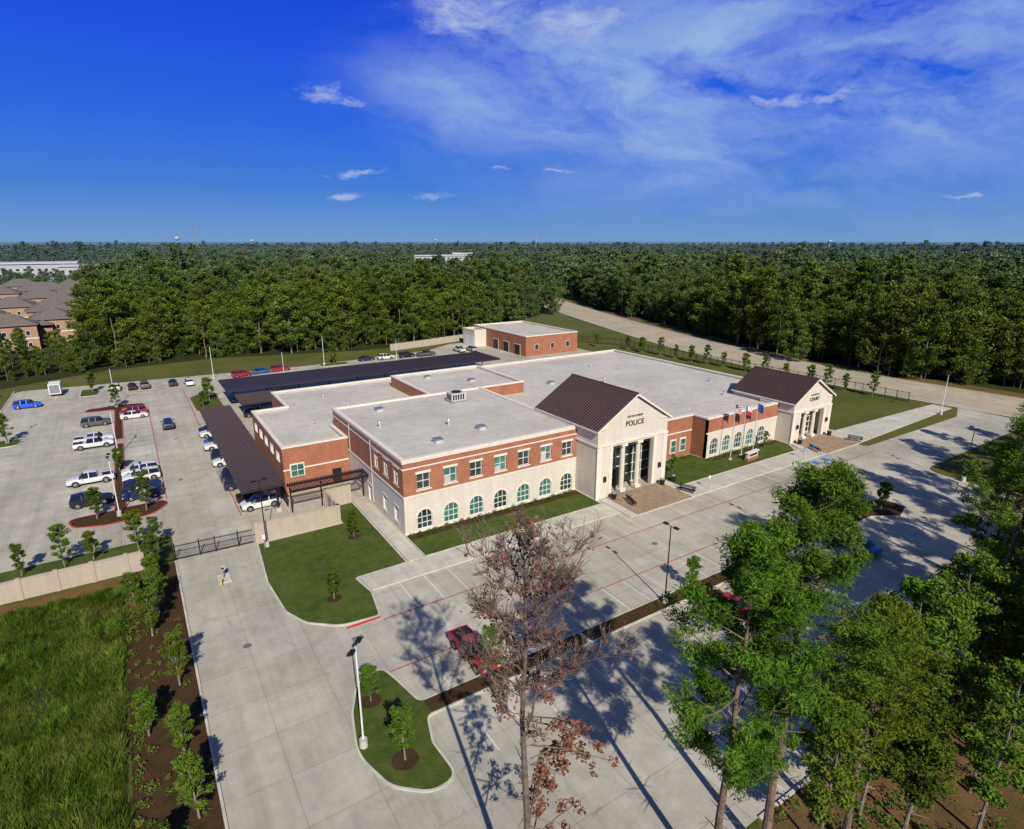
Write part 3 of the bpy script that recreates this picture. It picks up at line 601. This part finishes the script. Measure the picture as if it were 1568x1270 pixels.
for k_,c_,x,y,r_ in [('pickup','red',20.5,38.0,-PI/2),('pickup','white',-8.2,120.3,0),('pickup','white',-8.2,123.4,0),('suv','grey',-8.2,135.4,0),('pickup','white',-8.1,101.6,PI),('suv','black',-7.8,92.6,0),
 ('sedan','navy',-1.9,91.6,PI),('suv','white',-1.8,98.9,PI),('suv','navy',-1.9,94.4,0),('suv','white',-1.9,101.7,PI),('suv','red',-1.9,140.5,PI),('sedan','white',-1.9,137.6,0),('suv','navy',3.4,126.5,PI/2),
 ('sedan','navy',6.9,165.7,PI/2),('suv','white',10.3,163.8,PI/2),('suv','white',-4.9,167,PI/2),('sedan','black',-1.6,166.6,PI/2),('suv','grey',1.0,166.2,PI/2),('suv','sky',-20.8,158.5,0),('suv','red',22.8,167,0.2),('sedan','blue',28,168.5,.2),('suv','red',33,169,.1),
 ('sedan','navy',57.8,170.5,0),('suv','white',63.4,169.5,0),('suv','black',70,169,0),('suv','black',52,153,0),('pickup','grey',76,168,0),
 ('suv','white',11.2,79.6,PI),('sedan','black',11.0,82.6,0),('suv','navy',10.2,88.2,0),('suv','navy',10.2,91,0),('sedan','silver',10.2,93.7,0),('suv','white',10.2,99.1,PI),('suv','navy',10.2,102,0),('pickup','white',10.4,108,PI),('sedan','blue',10.2,110.8,0),('suv','white',10.2,116.2,PI),('sedan','navy',10.2,118.8,0),
 ('suv','navy',20,136.6,PI/2),('sedan','white',23,136.6,PI/2),('sedan','navy',31,136.6,PI/2),('suv','grey',40,136.6,PI/2),('sedan','white',48,136.6,-PI/2),('suv','black',19,126,0),
 ('sedan','blue',66.6,30.6,PI/2),('sedan','red',44.4,31,PI/2),('suv','black',52.5,31,PI/2),('sedan','navy',-22.3,108.6,0),('pickup','white',88,169,PI/2),('suv','silver',92,168,PI/2)]:
    car(k_,c_,x,y,r_)
b=MB(); b.box(-2,-1.1,.6,2,1.1,2.9,'white_paint'); b.box(-2.02,-.9,.8,-2.001,.9,2.7,'steel'); b.box(2,-.1,.5,3,.1,.6,'dark_iron')
for s_ in(-1,1): b.tube([(0,s_*.9,.35),(0,s_*1.12,.35)],[.35,.35],'tyre',14)
put(b,'cargo_trailer',-16.5,169,.012,PI/2)
# ---------------- houses and distant buildings
def house(x,y,sx,sy,h,rz):
    e=empty('brick_house',(x,y,0)); e.rotation_euler=(0,0,rz)
    b=MB(); b.box(-sx/2,-sy/2,0,sx/2,sy/2,h,'tan_brick'); b.box(-sx/2-.1,-sy/2-.1,h*.45,sx/2+.1,sy/2+.1,h*.5,'trim'); b.box(-sx/2+1,-sy/2-2,0,-sx/2+6,-sy/2,h*.8,'tan_brick'); b.build('walls',e)
    b=MB(); o=.6; 
    def hip(cx,cy,sx,sy,h):
        r_=min(sx,sy)/2; hz=h+r_*.6
        P8=[(cx-sx/2-o,cy-sy/2-o,h),(cx+sx/2+o,cy-sy/2-o,h),(cx+sx/2+o,cy+sy/2+o,h),(cx-sx/2-o,cy+sy/2+o,h)]
        if sx>sy: P8+=[(cx-sx/2+r_,cy,hz),(cx+sx/2-r_,cy,hz)]; F_=[(0,1,5,4),(1,2,5),(2,3,4,5),(3,0,4),(0,3,2,1)]
        else: P8+=[(cx,cy-sy/2+r_,hz),(cx,cy+sy/2-r_,hz)]; F_=[(0,1,4),(1,2,5,4),(2,3,5),(3,0,4,5),(0,3,2,1)]
        b.add(P8,F_,'shingle')
    hip(0,0,sx,sy,h); hip(-sx/2+3.5,-sy/2,5,6,h*.82); b.build('roof',e)
    b=MB()
    for k in range(int(sx//3)):
        for z in (1,h*.5+.8): u=-sx/2+1.5+k*3; b.box(u-.6,-sy/2-.06,z,u+.6,-sy/2-.003,z+1.5,'white_paint'); b.box(u-.5,-sy/2-.08,z+.1,u+.5,-sy/2-.061,z+1.4,'glass_dark')
    for k in range(int(sy//3)):
        for z in (1,h*.5+.8): u=-sy/2+1.5+k*3; b.box(sx/2+.003,u-.6,z,sx/2+.06,u+.6,z+1.5,'white_paint'); b.box(sx/2+.061,u-.5,z+.1,sx/2+.08,u+.5,z+1.4,'glass_dark')
    b.build('windows',e)
for a in((-34,252,16,12,8,.1),(-22,268,13,13,8,0),(-45,282,18,12,8,.05),(-25,300,16,12,8,.1),(-40,325,16,13,8,0),(-24,340,15,13,8,0),(-55,350,18,14,8,0),(-34,372,18,14,8,.1),(-22,395,18,14,8,0),(-55,410,18,14,8,0),(-38,430,24,14,8,.1),(-24,460,20,14,8,0),(-75,440,20,14,8,0),(-52,475,20,14,8,0)): house(*a)
def bigbox(name,x,y,sx,sy,h,mat='far_white',rz=0):
    b=MB(); b.box(-sx/2,-sy/2,0,sx/2,sy/2,h,mat); b.box(-sx/2-1,-sy/2-1,h,sx/2+1,sy/2+1,h+1.2,'pale_metal')
    for f in range(int(h//4)):
        for k in range(int(sx//5)): b.box(-sx/2+1.5+k*5,-sy/2-.1,f*4+1.2,-sx/2+3.7+k*5,-sy/2-.01,f*4+3,'glass_dark')
    put(b,name,x,y,0,rz)
bigbox('apartment_building',314,690,34,18,17,rz=-.4); bigbox('apartment_building',352,688,26,18,17,rz=-.4); bigbox('apartment_building',372,700,24,18,19,'far_white',rz=-.4)
bigbox('warehouse_building',-62,700,60,40,15); bigbox('warehouse_building',-20,640,44,30,14)
def wtower(x,y,h):
    b=MB(); b.tube([(0,0,0),(0,0,h*.7)],[1.4,1.0],'far_white',12); b.tube([(0,0,h*.8),(0,0,h*.85),(0,0,h*.91),(0,0,h*.98),(0,0,h)],[1.0,3.6,4.6,3,.6],'far_white',18); b.tube([(0,0,h*.7),(0,0,h*.8)],[1,1],'far_white',12); put(b,'water_tower',x,y,0,0,smooth=True)
for az_,rr,h in((4.3,1500,44),(9.9,1700,39),(59.7,1900,38),(25.6,1800,41)): a=math.radians(az_); wtower(rr*math.sin(a),rr*math.cos(a),h)
def mast(az_,rr,h):
    a=math.radians(az_); b=MB()
    for k in range(3): t=2*PI*k/3; b.tube([(math.cos(t)*1.2,math.sin(t)*1.2,0),(math.cos(t)*.4,math.sin(t)*.4,h)],[.25,.15],'flag_red' if k else 'pale_metal',4)
    for k in range(20):
        z=h*k/20; r1=1.2-.8*k/20; r2=1.2-.8*(k+1)/20; t0=2*PI*(k%3)/3; t1=2*PI*((k+1)%3)/3; b.tube([(math.cos(t0)*r1,math.sin(t0)*r1,z),(math.cos(t1)*r2,math.sin(t1)*r2,z+h/20)],[.1,.1],'pale_metal',4)
    put(b,'radio_mast',rr*math.sin(a),rr*math.cos(a),0,0)
mast(5.7,1200,64); mast(34.8,900,48)
# ================================================================ TREES
def leafcloud(b,C,rad,n,L,W,mat,up=.4,flat=.6):
    C=np.asarray(C,float)
    if len(C)==0: return
    k=len(C); rr=np.asarray(rad)*np.ones(k)
    cl=rng.random(k)*.55
    idx=np.repeat(np.arange(k),n); M=len(idx)
    g_=rng.normal(size=(M,3)); g_/=np.linalg.norm(g_,axis=1,keepdims=True); g_*= (rng.random((M,1))**.5)*rr[idx][:,None]; off=g_.copy(); g_[:,2]*=flat
    P=C[idx]+g_
    nr=rng.normal(size=(M,3)); nr[:,2]=abs(nr[:,2])+up; nr/=np.linalg.norm(nr,axis=1,keepdims=True)
    t=rng.normal(size=(M,3))+off/np.maximum(rr[idx][:,None],.01); t-=nr*(t*nr).sum(1,keepdims=True); t/=np.linalg.norm(t,axis=1,keepdims=True); s_=np.cross(nr,t)
    l=L*(.6+.8*rng.random((M,1))); w_=W*(.6+.8*rng.random((M,1)))
    V=np.stack([P-t*l,P+s_*w_,P+t*l,P-s_*w_],1).reshape(-1,3)
    o=len(b.v); b.v.extend(map(tuple,V.tolist())); b.f.extend([(o+4*i,o+4*i+1,o+4*i+2,o+4*i+3) for i in range(M)])
    b.m.extend([mat]*M)
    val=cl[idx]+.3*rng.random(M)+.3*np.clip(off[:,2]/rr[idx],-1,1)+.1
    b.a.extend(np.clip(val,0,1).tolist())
def tree(h,r,cs,limb,nl,clr,nleaf,L,W,leaf,bark='bark',rise=.35,sub=3,sides=6,prof=None,lean=.02,twig=False,flat=.6,seed=0,ns=5,dead=0):
    rnd=random.Random(seed); b=MB(); path=[];rad=[]; ox=oy=0
    for i in range(9):
        t=i/8; path.append((ox,oy,h*t*.97)); rad.append(r*(1-t)**.8*(1.25 if i==0 else 1)+.02); ox+=rnd.uniform(-1,1)*h*lean*.35; oy+=rnd.uniform(-1,1)*h*lean*.35
    b.tube(path,rad,bark,sides+2)
    def at(t):
        k=min(int(t*8),7); f_=t*8-k; return Vector(path[k]).lerp(Vector(path[k+1]),f_)
    C=[]; az=rnd.random()*6
    for i in range(dead):
        p0=at(cs*rnd.uniform(.55,1)); a_=rnd.random()*6.28; q1=p0+Vector((math.cos(a_),math.sin(a_),.1))*rnd.uniform(.4,1.3); b.tube([p0,q1],[.035,.01],bark,4)
    for i in range(nl):
        t=cs+(1-cs)*((i+rnd.random()*.8)/nl); t=min(t,.98); az+=2.4+rnd.uniform(-.5,.5)
        q=(t-cs)/(1-cs); pf=prof(q) if prof else (math.sin(math.pi*min(1,q*.85+.15))**.7)
        ln_=limb*max(pf,.12)*rnd.uniform(.6,1.2); p0=at(t); up=rise*rnd.uniform(.3,1.5)+q*.35
        dr=Vector((math.cos(az),math.sin(az),up)).normalized(); pts=[p0];cur=p0;dd=dr.copy()
        for k in range(4):
            dd=(dd+Vector((rnd.uniform(-.25,.25),rnd.uniform(-.25,.25),rnd.uniform(-.08,.16)))).normalized(); cur=cur+dd*ln_/4; pts.append(cur)
        r0=max(r*.32*(1-t*.6)*min(1,ln_/limb+.2),.025); b.tube(pts,[r0,r0*.8,r0*.6,r0*.4,.015],bark,sides-1)
        C.append(pts[-1]); 
        for k in range(sub):
            f_=rnd.uniform(.3,.95)*4; kk=min(int(f_),3); q0=pts[kk].lerp(pts[kk+1],f_-kk)
            d2=(dd+Vector((rnd.uniform(-1,1),rnd.uniform(-1,1),rnd.uniform(-.2,.6)))).normalized(); l2=ln_*rnd.uniform(.2,.45); q1=q0+d2*l2*.5; q2=q1+(d2+Vector((0,0,.2))).normalized()*l2*.5
            b.tube([q0,q1,q2],[r0*.4,r0*.28,.012],bark,4); C.append(q2); 
            if rnd.random()<.5: C.append(q1)
            if twig:
                for _ in range(ns):
                    s0=q0.lerp(q2,rnd.uniform(.3,1)); d3=(d2+Vector((rnd.uniform(-1,1),rnd.uniform(-1,1),rnd.uniform(-.1,1)))).normalized(); l3=l2*rnd.uniform(.3,.8); s1=s0+d3*l3; b.tube([s0,s1],[.018,.008],bark,3)
                    for _2 in range(3):
                        d4=(d3+Vector((rnd.uniform(-1,1),rnd.uniform(-1,1),rnd.uniform(-.2,.8)))).normalized(); s2=s0.lerp(s1,rnd.uniform(.3,1)); b.tube([s2,s2+d4*l3*.6],[.011,.005],bark,3)
    C.append(at(.99))
    rads=[clr*rnd.uniform(.6,1.3) for _ in C]
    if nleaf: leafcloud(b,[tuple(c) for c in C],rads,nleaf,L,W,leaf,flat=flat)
    return b
pr_round=lambda q:(max(0,1-(2*q-.9)**2*.72))**.5
pr_top=lambda q:.35+.75*math.sin(math.pi*min(1,q*.8+.15))
FT=((22,4.8,.14,pr_round,1.7),(21,5.2,.08,pr_round,1.8),(25,4.2,.34,pr_top,1.6),(19,5.6,.06,pr_round,1.9),(22,5.0,.12,pr_round,1.6),(28,3.4,.58,pr_top,1.4),(17,5.0,.03,pr_round,1.8),(24,4.6,.25,pr_top,1.7),(20,4.6,.1,pr_round,1.6))
fc=bpy.data.collections.new('forest_tree_templates'); fl=bpy.data.collections.new('far_tree_templates')
for i,(h,lb,cs_,pf_,cl_) in enumerate(FT):
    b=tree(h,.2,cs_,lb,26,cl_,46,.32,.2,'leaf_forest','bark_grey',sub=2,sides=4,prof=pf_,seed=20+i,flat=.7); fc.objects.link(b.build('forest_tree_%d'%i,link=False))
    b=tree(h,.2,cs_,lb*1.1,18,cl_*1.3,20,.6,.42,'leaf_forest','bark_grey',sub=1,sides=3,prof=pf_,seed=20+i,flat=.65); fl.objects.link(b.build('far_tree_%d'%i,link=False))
def scatter(name,pts,coll):
    me=bpy.data.meshes.new(name); me.from_pydata([p[:3] for p in pts],[],[])
    for nm,k in(('rz',3),('sc',4)): a=me.attributes.new(nm,'FLOAT','POINT'); a.data.foreach_set('value',[p[k] for p in pts])
    o=bpy.data.objects.new(name,me); COL.objects.link(o)
    gt=bpy.data.node_groups.new(name,'GeometryNodeTree'); gt.interface.new_socket('Geometry',in_out='INPUT',socket_type='NodeSocketGeometry'); gt.interface.new_socket('Geometry',in_out='OUTPUT',socket_type='NodeSocketGeometry')
    n=gt.nodes; gi=n.new('NodeGroupInput');go=n.new('NodeGroupOutput'); ci=n.new('GeometryNodeCollectionInfo'); ci.inputs[0].default_value=coll; ci.inputs['Separate Children'].default_value=True; ci.inputs['Reset Children'].default_value=True
    ip=n.new('GeometryNodeInstanceOnPoints'); ip.inputs['Pick Instance'].default_value=True
    def na(nm): q=n.new('GeometryNodeInputNamedAttribute'); q.data_type='FLOAT'; q.inputs[0].default_value=nm; return q.outputs[0]
    cx_=n.new('ShaderNodeCombineXYZ'); gt.links.new(na('rz'),cx_.inputs[2]); er=n.new('FunctionNodeEulerToRotation'); gt.links.new(cx_.outputs[0],er.inputs[0]); gt.links.new(er.outputs[0],ip.inputs['Rotation'])
    ri=n.new('FunctionNodeRandomValue'); ri.data_type='INT'
    for s_ in ri.inputs:
        if s_.type=='INT' and s_.name=='Min': s_.default_value=0
        if s_.type=='INT' and s_.name=='Max': s_.default_value=len(coll.objects)-1
    io=[q for q in ri.outputs if q.type=='INT'][0]; gt.links.new(io,ip.inputs['Instance Index'])
    gt.links.new(na('sc'),ip.inputs['Scale']); gt.links.new(gi.outputs[0],ip.inputs['Points']); gt.links.new(ci.outputs[0],ip.inputs['Instance']); gt.links.new(ip.outputs[0],go.inputs[0])
    md=o.modifiers.new('scatter','NODES'); md.node_group=gt; return o
def interp(x,xs,ys): return float(np.interp(x,xs,ys))
near=[];far=[]
def inforest(x,y):
    if x<interp(y,[180,236,296,366,440,600,2600],[150,179,199,235,285,285,285]) :
        e=interp(x,[-300,-60,-28,-7.5,20,62,85,103,150,175],[165,175,186,197,200,189,189,194,222,236])
        e+=2.5*math.sin(x*.21)+1.8*math.sin(x*.53+1)
        if y>e:
            if -100<x<-14 and 238<y<490: return 0
            if x<-12 and y<300: return .42
            return 1
        return 0
    xe=interp(y,[-100,0,48,70,103,158,248,300,366,440],[194,181,173,168,165,184,211,232,268,320])+2*math.sin(y*.23)+1.5*math.sin(y*.61)
    if y<440:
        return 1 if x>xe else 0
    return 1
for (r0,r1,sp,s0) in ((120,400,6.8,1.0),(400,900,10.2,1.03),(900,2300,22,1.15)):
    n_=int(r1/sp)+1
    for i in range(-n_,n_+1):
        for j in range(-n_,n_+1):
            x=i*sp+random.uniform(-.5,.5)*sp; y=j*sp+random.uniform(-.5,.5)*sp; rr=math.hypot(x,y)
            if not(r0<=rr<r1): continue
            a=math.degrees(math.atan2(x,y))
            if a<-15 or a>82: continue
            k=inforest(x,y)
            if not k: continue
            u=Vector((x,y)); u2=u*(1-14/rr)
            if rr<400 and not inforest(u2.x,u2.y):
                for _ in range(3):
                    xx=x+random.uniform(-4,4);yy=y+random.uniform(-4,4)
                    if inforest(xx,yy): near.append((xx,yy,-.3,random.random()*6.28,k*random.uniform(.22,.5)))
            if 420<rr<790 and abs(a-26.8)<3.4: k*=.55
            if -12<a<-.5 and 480<rr<900: k*=.5
            z_=.88+.24*mn.noise(Vector((x*.03,y*.03,0)))
            (near if rr<330 else far).append((x,y,0,random.random()*6.28,k*s0*z_*random.uniform(.7,1.12)))
scatter('forest',near,fc); scatter('distant_forest',far,fl)
fm=MB(); na_=90; rs=[2250,2700,3300,4200,5500,7500,10500,13500]
V=[];
for r_ in rs:
    for k in range(na_+1): a=math.radians(-30+125*k/na_); V.append((r_*math.sin(a),r_*math.cos(a),24+random.uniform(-2,2)))
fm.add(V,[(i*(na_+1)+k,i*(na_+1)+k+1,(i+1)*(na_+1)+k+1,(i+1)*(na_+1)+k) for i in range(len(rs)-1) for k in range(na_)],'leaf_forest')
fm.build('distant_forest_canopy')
def pine_prof(q): return (1-q)**.55*(.55+.6*min(1,q*3))+.1
NP=dict(sub=7,prof=pine_prof,sides=7,rise=.3,flat=.7,dead=16)
b=tree(24.3,.25,.44,4.0,46,.58,105,.15,.028,'leaf_pine',seed=3,**NP); put(b,'pine_tree',26.1,14.0,0,0)
b=tree(22.3,.22,.38,3.5,42,.56,100,.15,.028,'leaf_pine',seed=9,**NP); o2=put(b,'pine_tree',21.9,14.3,0,1)
NP['sub']=5
b=tree(22.5,.26,.46,4.1,38,.72,88,.17,.038,'leaf_pine',seed=12,**NP); o3=put(b,'pine_tree',55.5,14.4,0,2)
M3=[o2.data,o3.data]
for i,(x,y,s_) in enumerate(((62.5,11.5,1.0),(68,14,.88),(59,7,1.0),(76,17,.88),(84,13,.92),(92,17,.88),(70,4,.95),(99,12,.9),(48,9.5,.74),(108,26,.74),(118,30,.64),(112,16,.8),(126,24,.72),(30.8,12.0,.72),(64,17.5,.7),(86,20,.8),(104,20,.85),(52,5,.9),(45,4,.8),(80,5,.9))): place(M3[i%2],'pine_tree',(x,y,0),i*1.7,s_)
b=tree(23,.2,.60,3.5,34,.5,4,.10,.06,'leaf_brown','bark_dead',sub=7,prof=lambda q:(max(0,1-(2*q-.85)**2*.8))**.5,seed=31,sides=6,rise=.6,twig=True,ns=8,dead=12)
rl=random.Random(4)
low=[]
for i in range(12):
    t=rl.uniform(.24,.6); az=rl.uniform(-1.3,.9); L_=rl.uniform(.8,1.9); p0=Vector((0,0,23*t)); dd=Vector((math.cos(az),math.sin(az),.2)); p1=p0+dd*L_; p2=p1+dd*L_+Vector((0,0,-.35)); b.tube([p0,p1,p2],[.05,.035,.012],'bark_dead',4)
    for _ in range(6):
        s0=p0.lerp(p2,rl.uniform(.4,1)); s1=s0+Vector((rl.uniform(-.5,.5),rl.uniform(-.5,.5),rl.uniform(-.4,.2))); b.tube([s0,s1],[.014,.006],'bark_dead',3); low.append(tuple(s1))
leafcloud(b,low,.32,26,.10,.06,'leaf_brown')
put(b,'bare_tree',12.4,17.8,0,0)
LT=[]
for i,(h,lb) in enumerate(((12,2.3),(9.5,2.1),(14,2.2))):
    b=tree(h,.10,.22,lb,28,.55,38,.12,.07,'leaf_oak','bark_grey',sub=4,prof=pr_round,seed=50+i,sides=5,rise=.7,dead=4); o=b.build('deciduous_tree',link=False); LT.append(o.data)
for i,(x,y,s_) in enumerate(((33.5,12.5,1.0),(36.0,13.8,1.0),(38.5,13.4,1.05),(41,12.5,1.0),(43.6,14.0,.95),(46,13.6,1.0),(48.6,12.4,1.05),(51,12.3,1.),(38,8,.9),(44,7,.95),(53,8,1.0),(50,4,1.),(57,12,1.1),(65,8,1.),(72,10,1.1),(79,10,1.1),(88,8,1.2),(60,1,1),(96,6,1.2),(75,0,1.1),(29.2,12.6,.8),(31.5,14.2,.8),(34.8,10.5,.95),(104,15,1.0),(120,20,1.1),(132,26,1.0),(48,16.2,.65),(55,17.2,.65),(61,16.8,.8),(66,15.5,.9),(72,17,.9),(41,9.5,.9))): place(LT[i%3],'deciduous_tree',(x,y,0),i*2.1,s_)
YT=[]
for i,(h,lb) in enumerate(((3.9,.95),(4.4,1.05),(3.2,.8))):
    b=tree(h,.05,.2,lb,22,.28,44,.07,.04,'leaf_oak','bark_grey',sub=3,prof=pr_round,seed=70+i,sides=5,rise=1.0); o=b.build('young_oak_tree',link=False); YT.append(o.data)
yl=[(13,52.9,.85),(18.8,64.4,.75),(11.3,37.8,.9),(11.4,31.3,1.05),(20.4,34.9,1.0),(-2.0,64.3,1.1),(-2.4,55.9,1.15),(-.9,47.6,1.05),(-3.2,43.1,1.1),(-1.2,39.7,1.0),(-.9,34.1,1.05),(-3.6,62.2,1.0),(-1.6,67.9,1.1),(-1.7,59.2,1.05),(-3.0,31,1.),
 (-13.5,74.8,.9),(-9.8,74.6,1.1),(-7.2,74.8,1.0),(-2.9,74.4,1.2),(-1.0,73.2,.9),(-17.5,75,1.),(-7.1,86.6,1.05),(-1.7,86.4,1.15),(-4.6,105,1.05),(-9.5,167,1.2),(-21,130.6,1.2),(12.5,144,1.5),(48,170,1.4),(-4.8,147.5,1.1),(10.8,139,1.),
 (44,35,.9),(66,35,1.0),(80,34.6,1.1),(66.5,58.5,.7),(88.5,58,.65)]
for i,(x,y,s_) in enumerate(yl): place(YT[i%3],'young_oak_tree',(x,y,.1),i*1.3,s_)
for i,(x,y) in enumerate([(136.5,143),(137,129),(137.3,117),(139,107),(139.4,94),(139,81),(140,73),(140.5,67),(136,136),(137.2,123),(138,112),(139.3,100),(139.2,88),(139.3,77),(125,160),(131,152)]): place(YT[i%3],'young_oak_tree',(x,y,0),i*1.3,1.05+.2*(i%3))
def hedge(pts,rad,n,name,L=.07,W=.045):
    b=MB(); leafcloud(b,pts,rad,n,L,W,'leaf_shrub',flat=.8)
    for p in pts: b.tube([(p[0],p[1],.05),(p[0],p[1],p[2])],[.03,.015],'bark',4)
    b.build(name)
hedge([(24.8+.95*i+random.uniform(-.2,.2),60.6+random.uniform(-.25,.25),.42) for i in range(26)],.42,100,'shrub_row')
hedge([(64.5+.95*i+random.uniform(-.2,.2),59.0+random.uniform(-.3,.3)+(2.8 if i<11 else 0),.45) for i in range(30)],.45,100,'shrub_row')
hedge([(38+1.6*i+random.uniform(-.4,.4),34.9+random.uniform(-.4,.4),.35) for i in range(24)],.36,60,'shrub_row')
hedge([(random.uniform(-4.6,-.2) if random.random()<.5 else random.uniform(-4.8,-3.4),random.uniform(20,68),.2) for i in range(210)],[random.uniform(.18,.45) for i in range(210)],45,'shrub_bed')
hedge([(random.uniform(29,75),random.uniform(-1,15),.35) for i in range(330)],[random.uniform(.3,.75) for i in range(330)],60,'undergrowth',.1,.06)
gc=bpy.data.collections.new('grass_tuft_templates')
for i in range(5):
    b=MB(); rg=random.Random(i)
    for k in range(26):
        a=rg.random()*6.28; r_=rg.random()*.3; h_=rg.uniform(.3,.8)*(1.35 if i==4 else 1); x,y=r_*math.cos(a),r_*math.sin(a); lx,ly=rg.uniform(-.4,.4),rg.uniform(-.4,.4); wx,wy=.018*math.cos(a+1.5),.018*math.sin(a+1.5)
        b.add([(x-wx,y-wy,0),(x+wx,y+wy,0),(x+wx+lx*.4,y+wy+ly*.4,h_*.6),(x-wx+lx*.4,y-wy+ly*.4,h_*.6),(x+lx,y+ly,h_)],[(0,1,2,3),(3,2,4)],'blade',rg.random())
    gc.objects.link(b.build('tuft_%d'%i,link=False))
gp=[]
for _ in range(17500):
    x=random.uniform(-24,-4.7); y=random.uniform(24,66.4)
    if x<-.17*y-6: continue
    d_=mn.noise(Vector((x*.35,y*.35,0))); e_=mn.noise(Vector((x*.12+9,y*.12,3)))
    if d_<-.3 and random.random()<.6: continue
    gp.append((x,y,0,random.random()*6.28,random.uniform(.5,1.15)*(1+.6*d_+.5*e_)))
scatter('tall_grass',gp,gc)
# ================================================================ SKY
W=bpy.data.worlds.new('World'); sc.world=W; W.use_nodes=True; nt=W.node_tree; bg=nt.nodes['Background']
EL=math.radians(37); SV=Vector((-.24,-.97,0)).normalized()*math.cos(EL)+Vector((0,0,math.sin(EL)))
sky=N(nt,'ShaderNodeTexSky',sky_type='NISHITA'); sky.sun_disc=False; sky.sun_elevation=EL; sky.sun_rotation=math.radians(193.9); sky.air_density=1.0; sky.dust_density=.4; sky.ozone_density=2.5
dv=N(nt,'ShaderNodeTexCoord').outputs['Generated']; sp=N(nt,'ShaderNodeSeparateXYZ',{0:dv}); z=sp.outputs[2]
cr=nt.nodes.new('ShaderNodeValToRGB'); nt.links.new(z,cr.inputs[0]); e=cr.color_ramp.elements
e[0].position=0; e[0].color=(.14,.31,.59,1); e[1].position=1; e[1].color=(.07,.12,.22,1)
for p_,c_ in((.03,(.085,.26,.62)),(.08,(.033,.18,.67)),(.16,(.010,.12,.74)),(.25,(.003,.075,.73)),(.33,(.002,.052,.66)),(.5,(.04,.09,.28))): q=e.new(p_); q.color=c4(c_)
rv=vsc(nt,cr.outputs[0],8.9)
sk=vsc(nt,sky.outputs[0],.05)
base=N(nt,'ShaderNodeVectorMath',{0:rv,1:sk},operation='ADD').outputs[0]
def dirn(px,py):
    th=math.atan(265/914.);c,s=math.cos(th),math.sin(th); yw=math.radians(32.62); yy=py-635; up=-(yy*c+914*s); gg=914*c-yy*s; rr=px-784
    return Vector((math.cos(yw)*rr+math.sin(yw)*gg,-math.sin(yw)*rr+math.cos(yw)*gg,up)).normalized()
def blob(vec,d,rad,soft=1.0,stretch=1.0):
    dd=N(nt,'ShaderNodeVectorMath',{0:vec,1:tuple(d)},operation='SUBTRACT').outputs[0]
    L=N(nt,'ShaderNodeVectorMath',{0:vmul(nt,dd,(1,1,stretch))},operation='LENGTH').outputs['Value']; return mr(nt,L,rad,rad*(1-soft),0,1)
wn=N(nt,'ShaderNodeTexNoise',{'Vector':vmul(nt,dv,(1,1,2)),'Scale':9,'Detail':4,'Roughness':.65}).outputs[1]
wv=N(nt,'ShaderNodeVectorMath',{0:wn,1:(.5,.5,.5)},operation='SUBTRACT').outputs[0]
dw=N(nt,'ShaderNodeVectorMath',{0:dv,1:vmul(nt,wv,(.12,.12,.06))},operation='ADD').outputs[0]
ar=N(nt,'ShaderNodeVectorRotate',{0:dw,'Angle':-.16,'Axis':(0.54,0.84,0)},rotation_type='AXIS_ANGLE').outputs[0]
n1=noise(nt,vmul(nt,ar,(1.0,1.0,3.2)),3.4,7,.58,.35); veil=mr(nt,n1,.36,.64,0,1)
m1=blob(dv,dirn(1060,135),.50,1.0,2.4); m2=blob(dv,dirn(1540,60),.5,1,1.3); m3=blob(dv,dirn(730,125),.26,1,2.4)
msum=mth(nt,'MINIMUM',mth(nt,'ADD',mth(nt,'ADD',m1,mth(nt,'MULTIPLY',m2,.6)),mth(nt,'MULTIPLY',m3,.6)),1.0)
vf=mth(nt,'MULTIPLY',mth(nt,'MULTIPLY',veil,msum),.95)
c1=mixc(nt,vf,base,(3.4,4.8,7.3))
n2=noise(nt,vmul(nt,dw,(1,1,2.8)),24,6,.66); tot=None
for px,py,rad,st in((720,8,.13,2.2),(680,40,.07,2.6),(880,35,.09,3.0),(485,143,.055,3.4),(530,152,.05,4),(1285,150,.05,3.6),(1210,150,.045,3),(545,260,.05,7),(840,266,.035,7),(655,300,.045,4.5),(530,298,.055,3.8),(765,256,.025,6),(1470,297,.04,7),(490,264,.025,6)):
    q=blob(dw,dirn(px,py),rad,1,st); tot=q if tot is None else mth(nt,'MAXIMUM',tot,q)
pf=mr(nt,mth(nt,'ADD',mth(nt,'MULTIPLY',tot,1.0),mth(nt,'MULTIPLY',n2,2.6)),1.5,2.9,0,.8)
pf=mth(nt,'MULTIPLY',pf,mr(nt,tot,0,.5,0,1))
c2=mixc(nt,pf,c1,(5.6,6.3,7.6))
nt.links.new(c2,bg.inputs[0]); bg.inputs[1].default_value=.105
sl=bpy.data.lights.new('sun','SUN'); sl.energy=5.0; sl.angle=math.radians(.5); sl.color=(1,.935,.82); so=bpy.data.objects.new('sun',sl); COL.objects.link(so); so.rotation_euler=(-SV).to_track_quat('-Z','Y').to_euler()
# ================================================================ CAMERA
cam=bpy.data.cameras.new('camera'); co=bpy.data.objects.new('camera',cam); COL.objects.link(co); sc.camera=co
cam.sensor_width=36; cam.lens=36*914/1568; cam.clip_end=30000; cam.clip_start=.5
co.location=(0,0,34); co.rotation_euler=(math.radians(90)-math.atan(265/914.),0,-math.atan(609/math.hypot(914,265)))
